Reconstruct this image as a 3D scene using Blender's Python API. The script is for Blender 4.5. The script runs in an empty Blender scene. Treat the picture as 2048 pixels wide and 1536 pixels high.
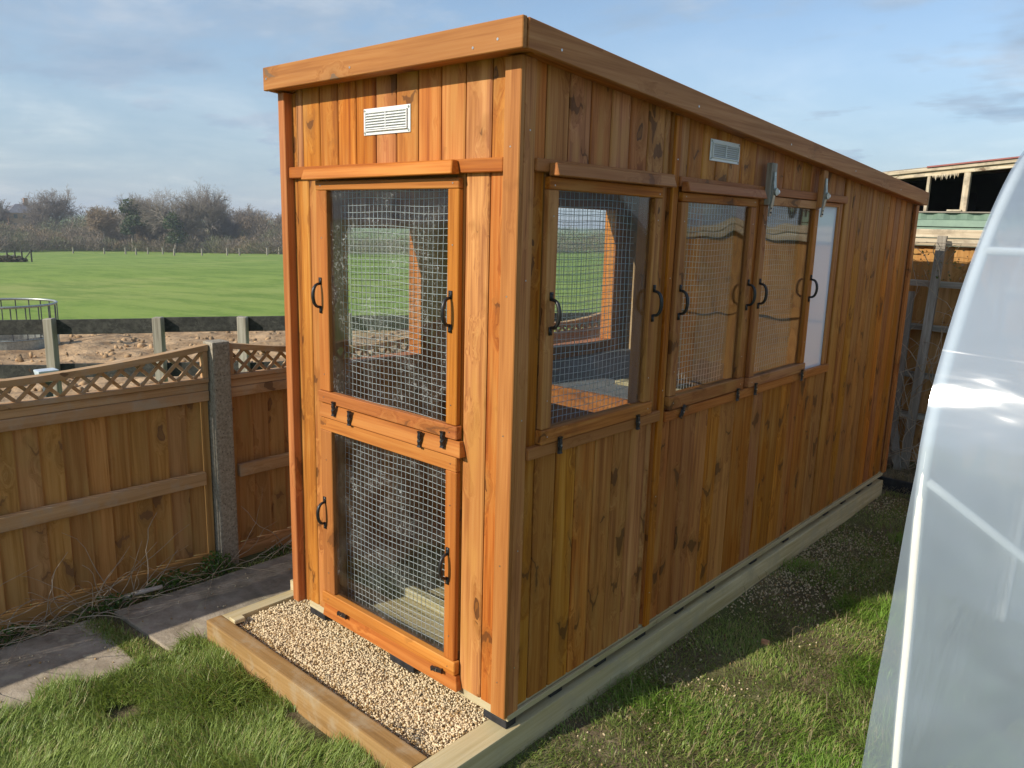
import bpy, bmesh, math, random
import numpy as np
from mathutils import Vector, Matrix

random.seed(7)
rng = np.random.default_rng(7)
S = bpy.context.scene
COL = S.collection
PI = math.pi
G = -0.17                      # garden ground level (0 = foot of the shed boards)

# ------------------------------------------------------------------ camera
cam_d = bpy.data.cameras.new('camera')
cam = bpy.data.objects.new('camera', cam_d)
COL.objects.link(cam)
cam.location = (1.6322, -1.8330, 1.6721)
cam.rotation_euler = (math.radians(78.490), math.radians(-1.514), math.radians(42.152))
cam_d.sensor_width = 36.0
cam_d.lens = 36.0 * 1571.2 / 2048.0
cam_d.clip_start = 0.02
cam_d.clip_end = 9000.0
S.camera = cam

# ------------------------------------------------------------------ light and exposure
SUN_EL = math.radians(30.5)
SUN_AZ = math.atan2(-0.237, -0.971)           # where the sun stands, from +Y towards +X
sun_dir = Vector((math.sin(SUN_AZ) * math.cos(SUN_EL), math.cos(SUN_AZ) * math.cos(SUN_EL), math.sin(SUN_EL)))
sun_d = bpy.data.lights.new('sun', 'SUN')
sun_d.energy = 4.4
sun_d.angle = math.radians(0.55)
sun_d.color = (1.0, 0.925, 0.80)
sun = bpy.data.objects.new('sun', sun_d)
COL.objects.link(sun)
sun.rotation_euler = (-sun_dir).to_track_quat('-Z', 'Y').to_euler()

world = bpy.data.worlds.new('World')
S.world = world
world.use_nodes = True
S.view_settings.view_transform = 'Standard'
S.view_settings.look = 'None'
S.view_settings.gamma = 1.0
S.view_settings.use_curve_mapping = False
S.view_settings.exposure = 0.22
S.cycles.max_bounces = 7
S.cycles.diffuse_bounces = 3
S.cycles.glossy_bounces = 3
S.cycles.transmission_bounces = 4
S.cycles.transparent_max_bounces = 14
S.cycles.use_denoising = True
S.cycles.caustics_reflective = False
S.cycles.caustics_refractive = False


# ------------------------------------------------------------------ node helpers
class NT:
    def __init__(self, tree):
        self.t = tree
        self.t.nodes.clear()

    def n(self, kind, **kw):
        nd = self.t.nodes.new(kind)
        for k, v in kw.items():
            setattr(nd, k, v)
        return nd

    def l(self, a, b):
        self.t.links.new(a, b)

    def val(self, sock, v):
        if isinstance(v, (int, float)):
            sock.default_value = v
        elif isinstance(v, (tuple, list)):
            sock.default_value = v
        else:
            self.l(v, sock)

    def math(self, op, a, b=None, c=None, clamp=False):
        nd = self.n('ShaderNodeMath', operation=op)
        nd.use_clamp = clamp
        for i, v in enumerate((a, b, c)):
            if v is not None:
                self.val(nd.inputs[i], v)
        return nd.outputs[0]

    def vmath(self, op, a, b=None):
        nd = self.n('ShaderNodeVectorMath', operation=op)
        self.val(nd.inputs[0], a)
        if b is not None:
            self.val(nd.inputs[1], b)
        return nd.outputs[0]

    def mix(self, fac, a, b, blend='MIX'):
        nd = self.n('ShaderNodeMix', data_type='RGBA', blend_type=blend)
        self.val(nd.inputs[0], fac)
        for i, v in ((6, a), (7, b)):
            if isinstance(v, (tuple, list)) and len(v) == 3:
                v = (*v, 1.0)
            self.val(nd.inputs[i], v)
        return nd.outputs[2]

    def noise(self, vec, scale, detail=3.0, rough=0.55, dist=0.0):
        nd = self.n('ShaderNodeTexNoise')
        if vec is not None:
            self.l(vec, nd.inputs['Vector'])
        nd.inputs['Scale'].default_value = scale
        nd.inputs['Detail'].default_value = detail
        nd.inputs['Roughness'].default_value = rough
        nd.inputs['Distortion'].default_value = dist
        return nd

    def ramp(self, fac, stops, interp='LINEAR'):
        nd = self.n('ShaderNodeValToRGB')
        cr = nd.color_ramp
        cr.interpolation = interp
        while len(cr.elements) < len(stops):
            cr.elements.new(0.5)
        for e, (p, c) in zip(cr.elements, stops):
            e.position = p
            e.color = (*c, 1.0) if len(c) == 3 else c
        self.val(nd.inputs[0], fac)
        return nd.outputs[0]

    def mapr(self, v, a, b, c=0.0, d=1.0, smooth=True):
        nd = self.n('ShaderNodeMapRange')
        if smooth:
            nd.interpolation_type = 'SMOOTHSTEP'
        self.val(nd.inputs[0], v)
        for i, q in enumerate((a, b, c, d)):
            nd.inputs[i + 1].default_value = q
        return nd.outputs[0]


def new_mat(name):
    m = bpy.data.materials.new(name)
    m.use_nodes = True
    return m, NT(m.node_tree)


def principled(t, col, rough=0.6, bump=None, bstr=0.2, bdist=0.01, spec=0.5, metal=0.0):
    p = t.n('ShaderNodeBsdfPrincipled')
    if isinstance(col, (tuple, list)) and len(col) == 3:
        col = (*col, 1.0)
    t.val(p.inputs['Base Color'], col)
    t.val(p.inputs['Roughness'], rough)
    p.inputs['Specular IOR Level'].default_value = spec
    p.inputs['Metallic'].default_value = metal
    if bump is not None:
        b = t.n('ShaderNodeBump')
        b.inputs['Strength'].default_value = bstr
        b.inputs['Distance'].default_value = bdist
        t.l(bump, b.inputs['Height'])
        t.l(b.outputs[0], p.inputs['Normal'])
    return p


def out(t, sh):
    o = t.n('ShaderNodeOutputMaterial')
    t.l(sh, o.inputs['Surface'])


def schlick(t, nrm, f0, gain=1.0):
    """reflectance of a thin clear sheet, the same from both sides"""
    ge = t.n('ShaderNodeNewGeometry')
    dt = t.n('ShaderNodeVectorMath', operation='DOT_PRODUCT')
    t.l(nrm, dt.inputs[0])
    t.l(ge.outputs['Incoming'], dt.inputs[1])
    c = t.math('SUBTRACT', 1.0, t.math('ABSOLUTE', dt.outputs['Value']), clamp=True)
    return t.math('ADD', t.math('MULTIPLY', t.math('POWER', c, 5.0), (1 - f0) * gain), f0 * gain, clamp=True)


def rnd_coords(t, amount=23.0):
    tc = t.n('ShaderNodeTexCoord')
    oi = t.n('ShaderNodeObjectInfo')
    r = t.math('MULTIPLY', oi.outputs['Random'], amount)
    cx = t.n('ShaderNodeCombineXYZ')
    t.l(r, cx.inputs[0])
    t.l(t.math('MULTIPLY', r, 1.7), cx.inputs[1])
    t.l(t.math('MULTIPLY', r, 2.3), cx.inputs[2])
    return t.vmath('ADD', tc.outputs['Object'], cx.outputs[0]), oi.outputs['Random']


def wood_mat(name, axis, dark, mid, light, rough=0.5, knots=0.45, vary=0.5, kcol=(0.10, 0.045, 0.02), fine=1.0, wear=None, spec=0.4, yellow=None):
    """Sawn softwood with grain along one axis, knots and its own tone for every board."""
    m, t = new_mat(name)
    vec, rnd = rnd_coords(t)
    al = {'x': 0, 'y': 1, 'z': 2}[axis]
    sk = [9.0, 9.0, 9.0]
    sk[al] = 4.2
    kv = t.vmath('MULTIPLY', vec, tuple(sk))
    wob = t.noise(kv, 2.2, 2.0)
    kv2 = t.vmath('ADD', kv, t.vmath('MULTIPLY', wob.outputs['Color'], (0.55, 0.55, 0.55)))
    vo = t.n('ShaderNodeTexVoronoi', feature='F1')
    t.l(kv2, vo.inputs['Vector'])
    vo.inputs['Scale'].default_value = 1.0
    sep = t.n('ShaderNodeSeparateColor')
    t.l(vo.outputs['Color'], sep.inputs[0])
    on = t.math('GREATER_THAN', sep.outputs[0], 1.0 - knots)
    halo = t.math('MULTIPLY', t.mapr(vo.outputs['Distance'], 0.50, 0.08), on)
    rad = t.mapr(sep.outputs[1], 0.0, 1.0, 0.07, 0.19, False)
    core = t.math('MULTIPLY', t.math('LESS_THAN', vo.outputs['Distance'], rad), on)
    eye = t.math('MULTIPLY', t.math('LESS_THAN', vo.outputs['Distance'], t.math('MULTIPLY', rad, 0.62)), on)
    # many knots are cut slantwise and show as a pair of wings
    loc = t.vmath('SUBTRACT', kv2, vo.outputs['Position'])
    sl = t.n('ShaderNodeSeparateXYZ')
    t.l(loc, sl.inputs[0])
    oth = [i for i in range(3) if i != al]
    ac = t.math('SQRT', t.math('ADD', t.math('POWER', sl.outputs[oth[0]], 2.0), t.math('POWER', sl.outputs[oth[1]], 2.0)))
    arm = t.math('ABSOLUTE', t.math('SUBTRACT', sl.outputs[al], t.math('MULTIPLY', ac, t.mapr(sep.outputs[1], 0.0, 1.0, 0.1, 1.7, False))))
    lim = t.math('MULTIPLY', t.math('SUBTRACT', 1.0, t.math('DIVIDE', ac, 0.40)), t.mapr(sep.outputs[1], 0.0, 1.0, 0.20, 0.11, False))
    vee_on = t.math('MULTIPLY', on, t.math('GREATER_THAN', sep.outputs[2], 0.35))
    vee = t.math('MULTIPLY', t.mapr(t.math('SUBTRACT', lim, arm), 0.0, 0.022), vee_on)
    vhalo = t.math('MULTIPLY', t.mapr(t.math('SUBTRACT', lim, arm), -0.22, 0.03), vee_on)
    rnd_on = t.math('SUBTRACT', 1.0, t.math('GREATER_THAN', sep.outputs[2], 0.35))
    core = t.math('MULTIPLY', core, rnd_on)
    eye = t.math('MULTIPLY', eye, rnd_on)
    sg = [52.0 * fine] * 3
    sg[al] = 1.6 * fine
    gv = t.vmath('MULTIPLY', vec, tuple(sg))
    hv = t.n('ShaderNodeCombineXYZ')
    hs = t.math('MULTIPLY', halo, 3.2)
    for i in range(3):
        t.l(hs, hv.inputs[i])
    gv = t.vmath('ADD', gv, hv.outputs[0])
    g1 = t.noise(gv, 0.55, 3.0, 0.6, 0.6)
    g2 = t.noise(gv, 2.6, 2.0, 0.6)
    sb = [6.0] * 3
    sb[al] = 1.1
    big = t.noise(t.vmath('MULTIPLY', vec, tuple(sb)), 1.0, 3.0, 0.55)
    g = t.math('ADD', t.math('MULTIPLY', g1.outputs[0], 0.7), t.math('MULTIPLY', g2.outputs[0], 0.3))
    col = t.ramp(g, [(0.37, dark), (0.50, mid), (0.62, light)])
    # one board is redder, the next yellower or greyer
    wn = t.n('ShaderNodeTexWhiteNoise', noise_dimensions='1D')
    t.l(rnd, wn.inputs['W'])
    hsv = t.n('ShaderNodeHueSaturation')
    t.val(hsv.inputs['Hue'], t.mapr(wn.outputs['Value'], 0, 1, 0.5 - 0.016 * vary, 0.5 + 0.008 * vary, False))
    wn2 = t.n('ShaderNodeTexWhiteNoise', noise_dimensions='1D')
    t.l(t.math('ADD', rnd, 3.71), wn2.inputs['W'])
    t.val(hsv.inputs['Value'], t.mapr(wn2.outputs['Value'], 0, 1, 1 - 0.30 * vary, 1 + 0.24 * vary, False))
    wn3 = t.n('ShaderNodeTexWhiteNoise', noise_dimensions='1D')
    t.l(t.math('ADD', rnd, 7.13), wn3.inputs['W'])
    t.val(hsv.inputs['Saturation'], t.mapr(wn3.outputs['Value'], 0, 1, 1 - 0.16 * vary, 1 + 0.10 * vary, False))
    t.l(col, hsv.inputs['Color'])
    col = t.mix(t.mapr(big.outputs[0], 0.35, 0.7, 0.0, 0.55), hsv.outputs[0], tuple(c * 0.72 for c in mid))
    if yellow is not None:
        yl = t.noise(t.vmath('MULTIPLY', vec, tuple(sb)), 2.3, 2.0)
        col = t.mix(t.mapr(yl.outputs[0], 0.52, 0.72, 0.0, 0.6), col, yellow)
    if wear is not None:
        wnz = t.noise(vec, 9.0, 4.0, 0.65)
        col = t.mix(t.mapr(wnz.outputs[0], 0.45, 0.72, 0.0, 0.8), col, wear)
    col = t.mix(t.math('MULTIPLY', halo, 0.45), col, tuple(c * 0.55 for c in mid))
    col = t.mix(t.math('MULTIPLY', vhalo, 0.35), col, tuple(c * 0.5 for c in mid))
    col = t.mix(t.math('MULTIPLY', vee, 0.66), col, kcol)
    col = t.mix(t.math('MULTIPLY', core, 0.80), col, kcol)
    col = t.mix(t.math('MULTIPLY', eye, 0.55), col, tuple(c * 0.62 for c in mid))
    p = principled(t, col, t.mapr(g, 0.3, 0.7, rough + 0.08, rough - 0.05, False), g, 0.22, 0.004, spec)
    out(t, p.outputs[0])
    return m


def plain_mat(name, c1, c2, scale=8.0, rough=0.7, bump=0.2, bdist=0.01, detail=4.0, spec=0.4, metal=0.0, speck=None, obj=True, lo=0.35, hi=0.65):
    m, t = new_mat(name)
    if obj:
        vec, rnd = rnd_coords(t)
    else:
        vec = t.n('ShaderNodeTexCoord').outputs['Object']
    nz = t.noise(vec, scale, detail, 0.6)
    col = t.ramp(nz.outputs[0], [(lo, c1), (hi, c2)])
    if speck:
        sp = t.noise(vec, speck[0], 2.0)
        col = t.mix(t.mapr(sp.outputs[0], speck[1], speck[1] + 0.06), col, speck[2])
    p = principled(t, col, rough, nz.outputs[0] if bump else None, bump, bdist, spec, metal)
    out(t, p.outputs[0])
    return m


def leaf_mat(name, trans=0.35, rough=0.5, attr='col'):
    """Foliage: colour from the leaf's own colour attribute, light passes through a little."""
    m, t = new_mat(name)
    a = t.n('ShaderNodeAttribute')
    a.attribute_name = attr
    p = principled(t, a.outputs['Color'], rough, spec=0.35)
    tr = t.n('ShaderNodeBsdfTranslucent')
    t.l(t.mix(1.0, a.outputs['Color'], (1.15, 1.2, 0.7), 'MULTIPLY'), tr.inputs['Color'])
    mx = t.n('ShaderNodeMixShader')
    mx.inputs[0].default_value = trans
    t.l(p.outputs[0], mx.inputs[1])
    t.l(tr.outputs[0], mx.inputs[2])
    out(t, mx.outputs[0])
    return m


# ------------------------------------------------------------------ sky
def build_sky():
    t = NT(world.node_tree)
    sky = t.n('ShaderNodeTexSky', sky_type='NISHITA')
    sky.sun_disc = False
    sky.sun_elevation = SUN_EL
    sky.sun_rotation = SUN_AZ
    sky.altitude = 60.0
    sky.air_density = 1.0
    sky.dust_density = 0.35
    sky.ozone_density = 1.6
    tc = t.n('ShaderNodeTexCoord')
    sep = t.n('ShaderNodeSeparateXYZ')
    t.l(tc.outputs['Generated'], sep.inputs[0])
    # project the view direction on a flat cloud deck
    zc = t.math('ADD', t.math('MAXIMUM', sep.outputs[2], 0.0), 0.16)
    cx = t.n('ShaderNodeCombineXYZ')
    t.l(t.math('DIVIDE', sep.outputs[0], zc), cx.inputs[0])
    t.l(t.math('DIVIDE', sep.outputs[1], zc), cx.inputs[1])
    deck = cx.outputs[0]
    n1 = t.noise(deck, 0.62, 5.0, 0.58, 0.35)
    n2 = t.noise(t.vmath('MULTIPLY', deck, (1.0, 1.7, 1.0)), 2.1, 5.0, 0.6, 0.2)
    dens = t.math('ADD', t.math('MULTIPLY', n1.outputs[0], 0.66), t.math('MULTIPLY', n2.outputs[0], 0.34))
    low = t.mapr(sep.outputs[2], 0.0, 0.30, 0.80, 0.0)
    mask = t.math('MAXIMUM', t.mapr(dens, 0.44, 0.61, 0.05, 0.92), low)
    shade = t.noise(deck, 1.35, 5.0, 0.62, 0.3)
    ccol = t.ramp(shade.outputs[0], [(0.36, (2.2, 3.05, 4.15)), (0.52, (2.75, 3.5, 4.45)), (0.68, (4.0, 4.5, 5.15))])
    bg = t.n('ShaderNodeBackground')
    t.l(t.mix(mask, sky.outputs[0], ccol), bg.inputs['Color'])
    bg.inputs['Strength'].default_value = 0.13
    o = t.n('ShaderNodeOutputWorld')
    t.l(bg.outputs[0], o.inputs['Surface'])


build_sky()


# ------------------------------------------------------------------ mesh helpers
def link(name, mesh, mat, parent=None, loc=(0, 0, 0)):
    o = bpy.data.objects.new(name, mesh)
    COL.objects.link(o)
    if mat is not None and not mesh.materials:
        mesh.materials.append(mat)
    o.location = loc
    if parent is not None:
        o.parent = parent
    return o


def wpos(o):
    p = Vector(o.location)
    while o.parent is not None:
        o = o.parent
        p += Vector(o.location)
    return p


def mesh_obj(name, verts, faces, mat, parent=None, smooth=False, center=True, col=None):
    v = np.asarray(verts, dtype=float).reshape(-1, 3)
    c = (v.min(0) + v.max(0)) / 2 if center else np.zeros(3)
    me = bpy.data.meshes.new(name)
    me.from_pydata((v - c).tolist(), [], [tuple(int(i) for i in f) for f in faces])
    if smooth:
        me.polygons.foreach_set('use_smooth', [True] * len(me.polygons))
    if col is not None:
        at = me.color_attributes.new('col', 'FLOAT_COLOR', 'POINT')
        cc = np.ones((len(v), 4), np.float32)
        cc[:, :3] = col
        at.data.foreach_set('color', cc.ravel())
    me.update()
    base = wpos(parent) if parent is not None else Vector((0, 0, 0))
    return link(name, me, mat, parent, Vector(c.tolist()) - base)


def tri_mesh(name, verts, tris, mat, parent=None, col=None, smooth=False):
    """Fast path for very many faces (numpy arrays)."""
    v = np.ascontiguousarray(verts, dtype=np.float32)
    f = np.ascontiguousarray(tris, dtype=np.int32)
    c = np.zeros(3, np.float32)
    me = bpy.data.meshes.new(name)
    me.vertices.add(len(v))
    me.vertices.foreach_set('co', (v - c).ravel())
    me.loops.add(f.size)
    me.loops.foreach_set('vertex_index', f.ravel())
    me.polygons.add(len(f))
    me.polygons.foreach_set('loop_start', np.arange(0, f.size, f.shape[1], dtype=np.int32))
    if smooth:
        me.polygons.foreach_set('use_smooth', np.ones(len(f), bool))
    if col is not None:
        at = me.color_attributes.new('col', 'FLOAT_COLOR', 'POINT')
        cc = np.ones((len(v), 4), np.float32)
        cc[:, :3] = col
        at.data.foreach_set('color', cc.ravel())
    me.update(calc_edges=True)
    me.validate()
    base = wpos(parent) if parent is not None else Vector((0, 0, 0))
    return link(name, me, mat, parent, -base)


def empty(name, loc, label, cat, group=None):
    o = bpy.data.objects.new(name, None)
    COL.objects.link(o)
    o.location = loc
    o.empty_display_size = 0.1
    return tag(o, label, cat, group)


def tag(o, label=None, cat=None, group=None, kind=None):
    if label:
        o['label'] = label
    if cat:
        o['category'] = cat
    if group:
        o['group'] = group
    if kind:
        o['kind'] = kind
    return o


BOXF = [(0, 3, 2, 1), (4, 5, 6, 7), (0, 1, 5, 4), (1, 2, 6, 5), (2, 3, 7, 6), (3, 0, 4, 7)]


def boxv(x0, x1, y0, y1, z0, z1):
    return [(x0, y0, z0), (x1, y0, z0), (x1, y1, z0), (x0, y1, z0), (x0, y0, z1), (x1, y0, z1), (x1, y1, z1), (x0, y1, z1)]


def bevel_mesh(me, width, seg=1):
    bm = bmesh.new()
    bm.from_mesh(me)
    bmesh.ops.bevel(bm, geom=bm.edges[:], offset=width, segments=seg, affect='EDGES', profile=0.7)
    bm.to_mesh(me)
    bm.free()


def hexa(name, verts, mat, parent=None, bev=0.0, seg=1):
    o = mesh_obj(name, verts, BOXF, mat, parent)
    if bev > 0:
        bevel_mesh(o.data, bev, seg)
    return o


def box(name, x0, x1, y0, y1, z0, z1, mat, parent=None, bev=0.002, seg=1):
    if isinstance(mat, dict):
        d = {'x': x1 - x0, 'y': y1 - y0, 'z': z1 - z0}
        mat = mat[max(d, key=d.get)]
    return hexa(name, boxv(x0, x1, y0, y1, z0, z1), mat, parent, bev, seg)


class MB:
    """Collects shapes into one mesh."""
    def __init__(self):
        self.v, self.f = [], []

    def add(self, v, f):
        b = len(self.v)
        self.v.extend([tuple(p) for p in v])
        self.f.extend([tuple(i + b for i in q) for q in f])
        return self

    def box(self, *a):
        return self.add(boxv(*a), BOXF)

    def tube(self, pts, rad, sides=6, cap=True):
        pts = [Vector(p) for p in pts]
        if isinstance(rad, (int, float)):
            rad = [rad] * len(pts)
        b = len(self.v)
        up = Vector((0, 0, 1))
        prev = None
        for i, p in enumerate(pts):
            d = (pts[min(i + 1, len(pts) - 1)] - pts[max(i - 1, 0)]).normalized()
            if prev is None:
                a = d.cross(up if abs(d.z) < 0.9 else Vector((1, 0, 0))).normalized()
            else:
                a = (prev - d * prev.dot(d)).normalized()
            prev = a
            c = d.cross(a)
            for k in range(sides):
                an = 2 * PI * k / sides
                self.v.append(tuple(p + (a * math.cos(an) + c * math.sin(an)) * rad[i]))
        for i in range(len(pts) - 1):
            for k in range(sides):
                k2 = (k + 1) % sides
                self.f.append((b + i * sides + k, b + i * sides + k2, b + (i + 1) * sides + k2, b + (i + 1) * sides + k))
        if cap:
            self.f.append(tuple(b + k for k in reversed(range(sides))))
            e = b + (len(pts) - 1) * sides
            self.f.append(tuple(e + k for k in range(sides)))
        return self

    def build(self, name, mat, parent=None, smooth=False, col=None):
        return mesh_obj(name, self.v, self.f, mat, parent, smooth, True, col)


# ------------------------------------------------------------------ materials
def by_axis(name, *a, **k):
    return {ax: wood_mat(name + '_' + ax, ax, *a, **k) for ax in 'xyz'}


W_BOARD = by_axis('stained_cladding', (0.27, 0.078, 0.012), (0.48, 0.175, 0.030), (0.58, 0.255, 0.058), rough=0.55, knots=0.80, vary=0.72, yellow=(0.50, 0.235, 0.058), spec=0.25, kcol=(0.075, 0.026, 0.008))
W_TRIM = by_axis('stained_trim', (0.32, 0.098, 0.018), (0.47, 0.165, 0.034), (0.55, 0.225, 0.055), rough=0.55, knots=0.25, vary=0.5, spec=0.25, kcol=(0.15, 0.055, 0.018))
W_FASC = by_axis('stained_fascia', (0.30, 0.105, 0.026), (0.43, 0.172, 0.046), (0.50, 0.225, 0.070), rough=0.55, spec=0.25, knots=0.28, vary=0.25, kcol=(0.16, 0.11, 0.07))
W_PALE = by_axis('treated_softwood', (0.46, 0.36, 0.17), (0.60, 0.49, 0.27), (0.68, 0.58, 0.36), rough=0.7, knots=0.14, vary=0.35, kcol=(0.24, 0.14, 0.06), wear=(0.50, 0.43, 0.27))
W_SLEEP = by_axis('weathered_sleeper', (0.24, 0.135, 0.045), (0.35, 0.205, 0.075), (0.42, 0.26, 0.11), rough=0.75, knots=0.15, vary=0.3, wear=(0.40, 0.30, 0.18))
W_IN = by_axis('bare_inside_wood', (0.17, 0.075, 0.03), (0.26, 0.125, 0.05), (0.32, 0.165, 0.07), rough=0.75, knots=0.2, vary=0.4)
W_FENCE = by_axis('fence_softwood', (0.32, 0.155, 0.042), (0.46, 0.235, 0.072), (0.54, 0.30, 0.105), rough=0.75, knots=0.7, vary=0.45, spec=0.2, kcol=(0.17, 0.08, 0.04), yellow=(0.43, 0.26, 0.085))
W_RAIL = by_axis('fence_rail_wood', (0.38, 0.21, 0.088), (0.50, 0.295, 0.135), (0.58, 0.37, 0.19), rough=0.8, knots=0.12, vary=0.3, wear=(0.42, 0.32, 0.22))
W_GREY = by_axis('silvered_wood', (0.20, 0.17, 0.13), (0.33, 0.29, 0.23), (0.44, 0.40, 0.33), rough=0.85, knots=0.15, vary=0.5)
W_DARK = by_axis('dark_shaded_board', (0.016, 0.016, 0.014), (0.032, 0.031, 0.027), (0.065, 0.062, 0.054), rough=0.85, knots=0.1, vary=0.5, wear=(0.065, 0.062, 0.052))  # shade on the paddock rails' near faces is painted into this dark colour
W_CREAM = by_axis('barn_timber', (0.42, 0.33, 0.21), (0.58, 0.48, 0.33), (0.68, 0.60, 0.45), rough=0.85, knots=0.12, vary=0.5, wear=(0.30, 0.24, 0.17))

M_BLACK = plain_mat('black_iron', (0.010, 0.010, 0.010), (0.025, 0.023, 0.022), 60, 0.38, 0.1, 0.001, spec=0.5)
M_STEEL = plain_mat('screw_steel', (0.45, 0.44, 0.42), (0.62, 0.61, 0.58), 40, 0.35, 0.0, metal=1.0)
M_GALV = plain_mat('galvanised_steel', (0.30, 0.33, 0.31), (0.48, 0.50, 0.46), 30, 0.45, 0.1, 0.001, metal=0.75)
M_WIRE = plain_mat('galvanised_wire', (0.52, 0.53, 0.53), (0.66, 0.67, 0.66), 20, 0.5, 0.0, metal=0.25)
M_PVC = plain_mat('white_plastic', (0.74, 0.75, 0.75), (0.80, 0.80, 0.79), 12, 0.35, 0.0)
M_HOLE = plain_mat('vent_shade', (0.55, 0.55, 0.55), (0.60, 0.60, 0.60), 10, 0.8, 0.0)
M_PAD = plain_mat('black_rubber', (0.012, 0.012, 0.013), (0.03, 0.03, 0.032), 30, 0.7, 0.2, 0.002)
M_FELT = plain_mat('roof_felt', (0.03, 0.032, 0.034), (0.055, 0.057, 0.06), 90, 0.9, 0.4, 0.003)
M_GREYB = plain_mat('grey_board', (0.17, 0.165, 0.17), (0.24, 0.235, 0.235), 14, 0.75, 0.1, 0.002)
M_PLYW = plain_mat('plywood', (0.36, 0.24, 0.12), (0.48, 0.34, 0.19), 6, 0.7, 0.1, 0.002)
M_POST = plain_mat('aggregate_concrete', (0.24, 0.20, 0.145), (0.40, 0.35, 0.27), 70, 0.9, 0.9, 0.006, speck=(120, 0.62, (0.12, 0.095, 0.07)))
M_OPAL = None


def glass_mat(name, dust=0.0, tint=(0.93, 0.95, 0.95), bumps=0.10, bscale=3.0, stain=(0.75, 0.74, 0.70)):
    """Thin clear plastic sheet: see-through, mirror-like at a slant, with dust on it."""
    m, t = new_mat(name)
    vec, rnd = rnd_coords(t)
    wav = t.noise(vec, bscale, 1.0, 0.4)
    b = t.n('ShaderNodeBump')
    b.inputs['Strength'].default_value = bumps
    b.inputs['Distance'].default_value = 0.05
    t.l(wav.outputs[0], b.inputs['Height'])
    tr = t.n('ShaderNodeBsdfTransparent')
    tr.inputs['Color'].default_value = (*tint, 1)
    gl = t.n('ShaderNodeBsdfGlossy')
    gl.inputs['Roughness'].default_value = 0.015
    gl.inputs['Color'].default_value = (1, 1, 1, 1)
    t.l(b.outputs[0], gl.inputs['Normal'])
    mx = t.n('ShaderNodeMixShader')
    t.l(schlick(t, b.outputs[0], 0.028), mx.inputs[0])
    t.l(tr.outputs[0], mx.inputs[1])
    t.l(gl.outputs[0], mx.inputs[2])
    sh = mx.outputs[0]
    if dust > 0:
        a = t.noise(vec, 58.0, 5.0, 0.75, 1.6)
        c = t.noise(vec, 5.0, 3.0, 0.6, 0.8)
        d1 = t.math('MULTIPLY', t.mapr(a.outputs[0], 0.56, 0.70), t.mapr(c.outputs[0], 0.46, 0.64))
        d2 = t.mapr(c.outputs[0], 0.3, 0.8, 0.0, 0.035)
        df = t.n('ShaderNodeBsdfDiffuse')
        df.inputs['Color'].default_value = (*stain, 1)
        tl = t.n('ShaderNodeBsdfTranslucent')
        tl.inputs['Color'].default_value = (*stain, 1)
        ds = t.n('ShaderNodeMixShader')
        ds.inputs[0].default_value = 0.4
        t.l(df.outputs[0], ds.inputs[1])
        t.l(tl.outputs[0], ds.inputs[2])
        m2 = t.n('ShaderNodeMixShader')
        t.l(t.math('MULTIPLY', t.math('ADD', d1, d2, clamp=True), dust), m2.inputs[0])
        t.l(sh, m2.inputs[1])
        t.l(ds.outputs[0], m2.inputs[2])
        sh = m2.outputs[0]
    out(t, sh)
    return m


M_GLASS_DUSTY = glass_mat('dusty_clear_plastic', 0.75, bumps=0.04)
M_GLASS = glass_mat('clear_plastic', 0.10, bumps=0.16, bscale=2.6)


def opal_mat():
    m, t = new_mat('white_backed_pane')
    p = principled(t, (0.80, 0.85, 0.92), 0.09, spec=0.6)
    out(t, p.outputs[0])
    return m


M_OPAL = opal_mat()


# ------------------------------------------------------------------ terrain
def field_z(x, y):
    s = np.maximum(-2.45 - x, 0.0)
    far = np.minimum(s, 160.0)
    z = -0.185 - 0.033 * far - 0.70 * (1 - np.exp(-s / 8.0))
    z = z + np.where(s > 4, 0.05 * np.sin(x * 0.21 + y * 0.13) + 0.07 * np.sin(y * 0.17 - x * 0.05), 0.0) * np.minimum(s / 30, 1)
    return z


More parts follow.
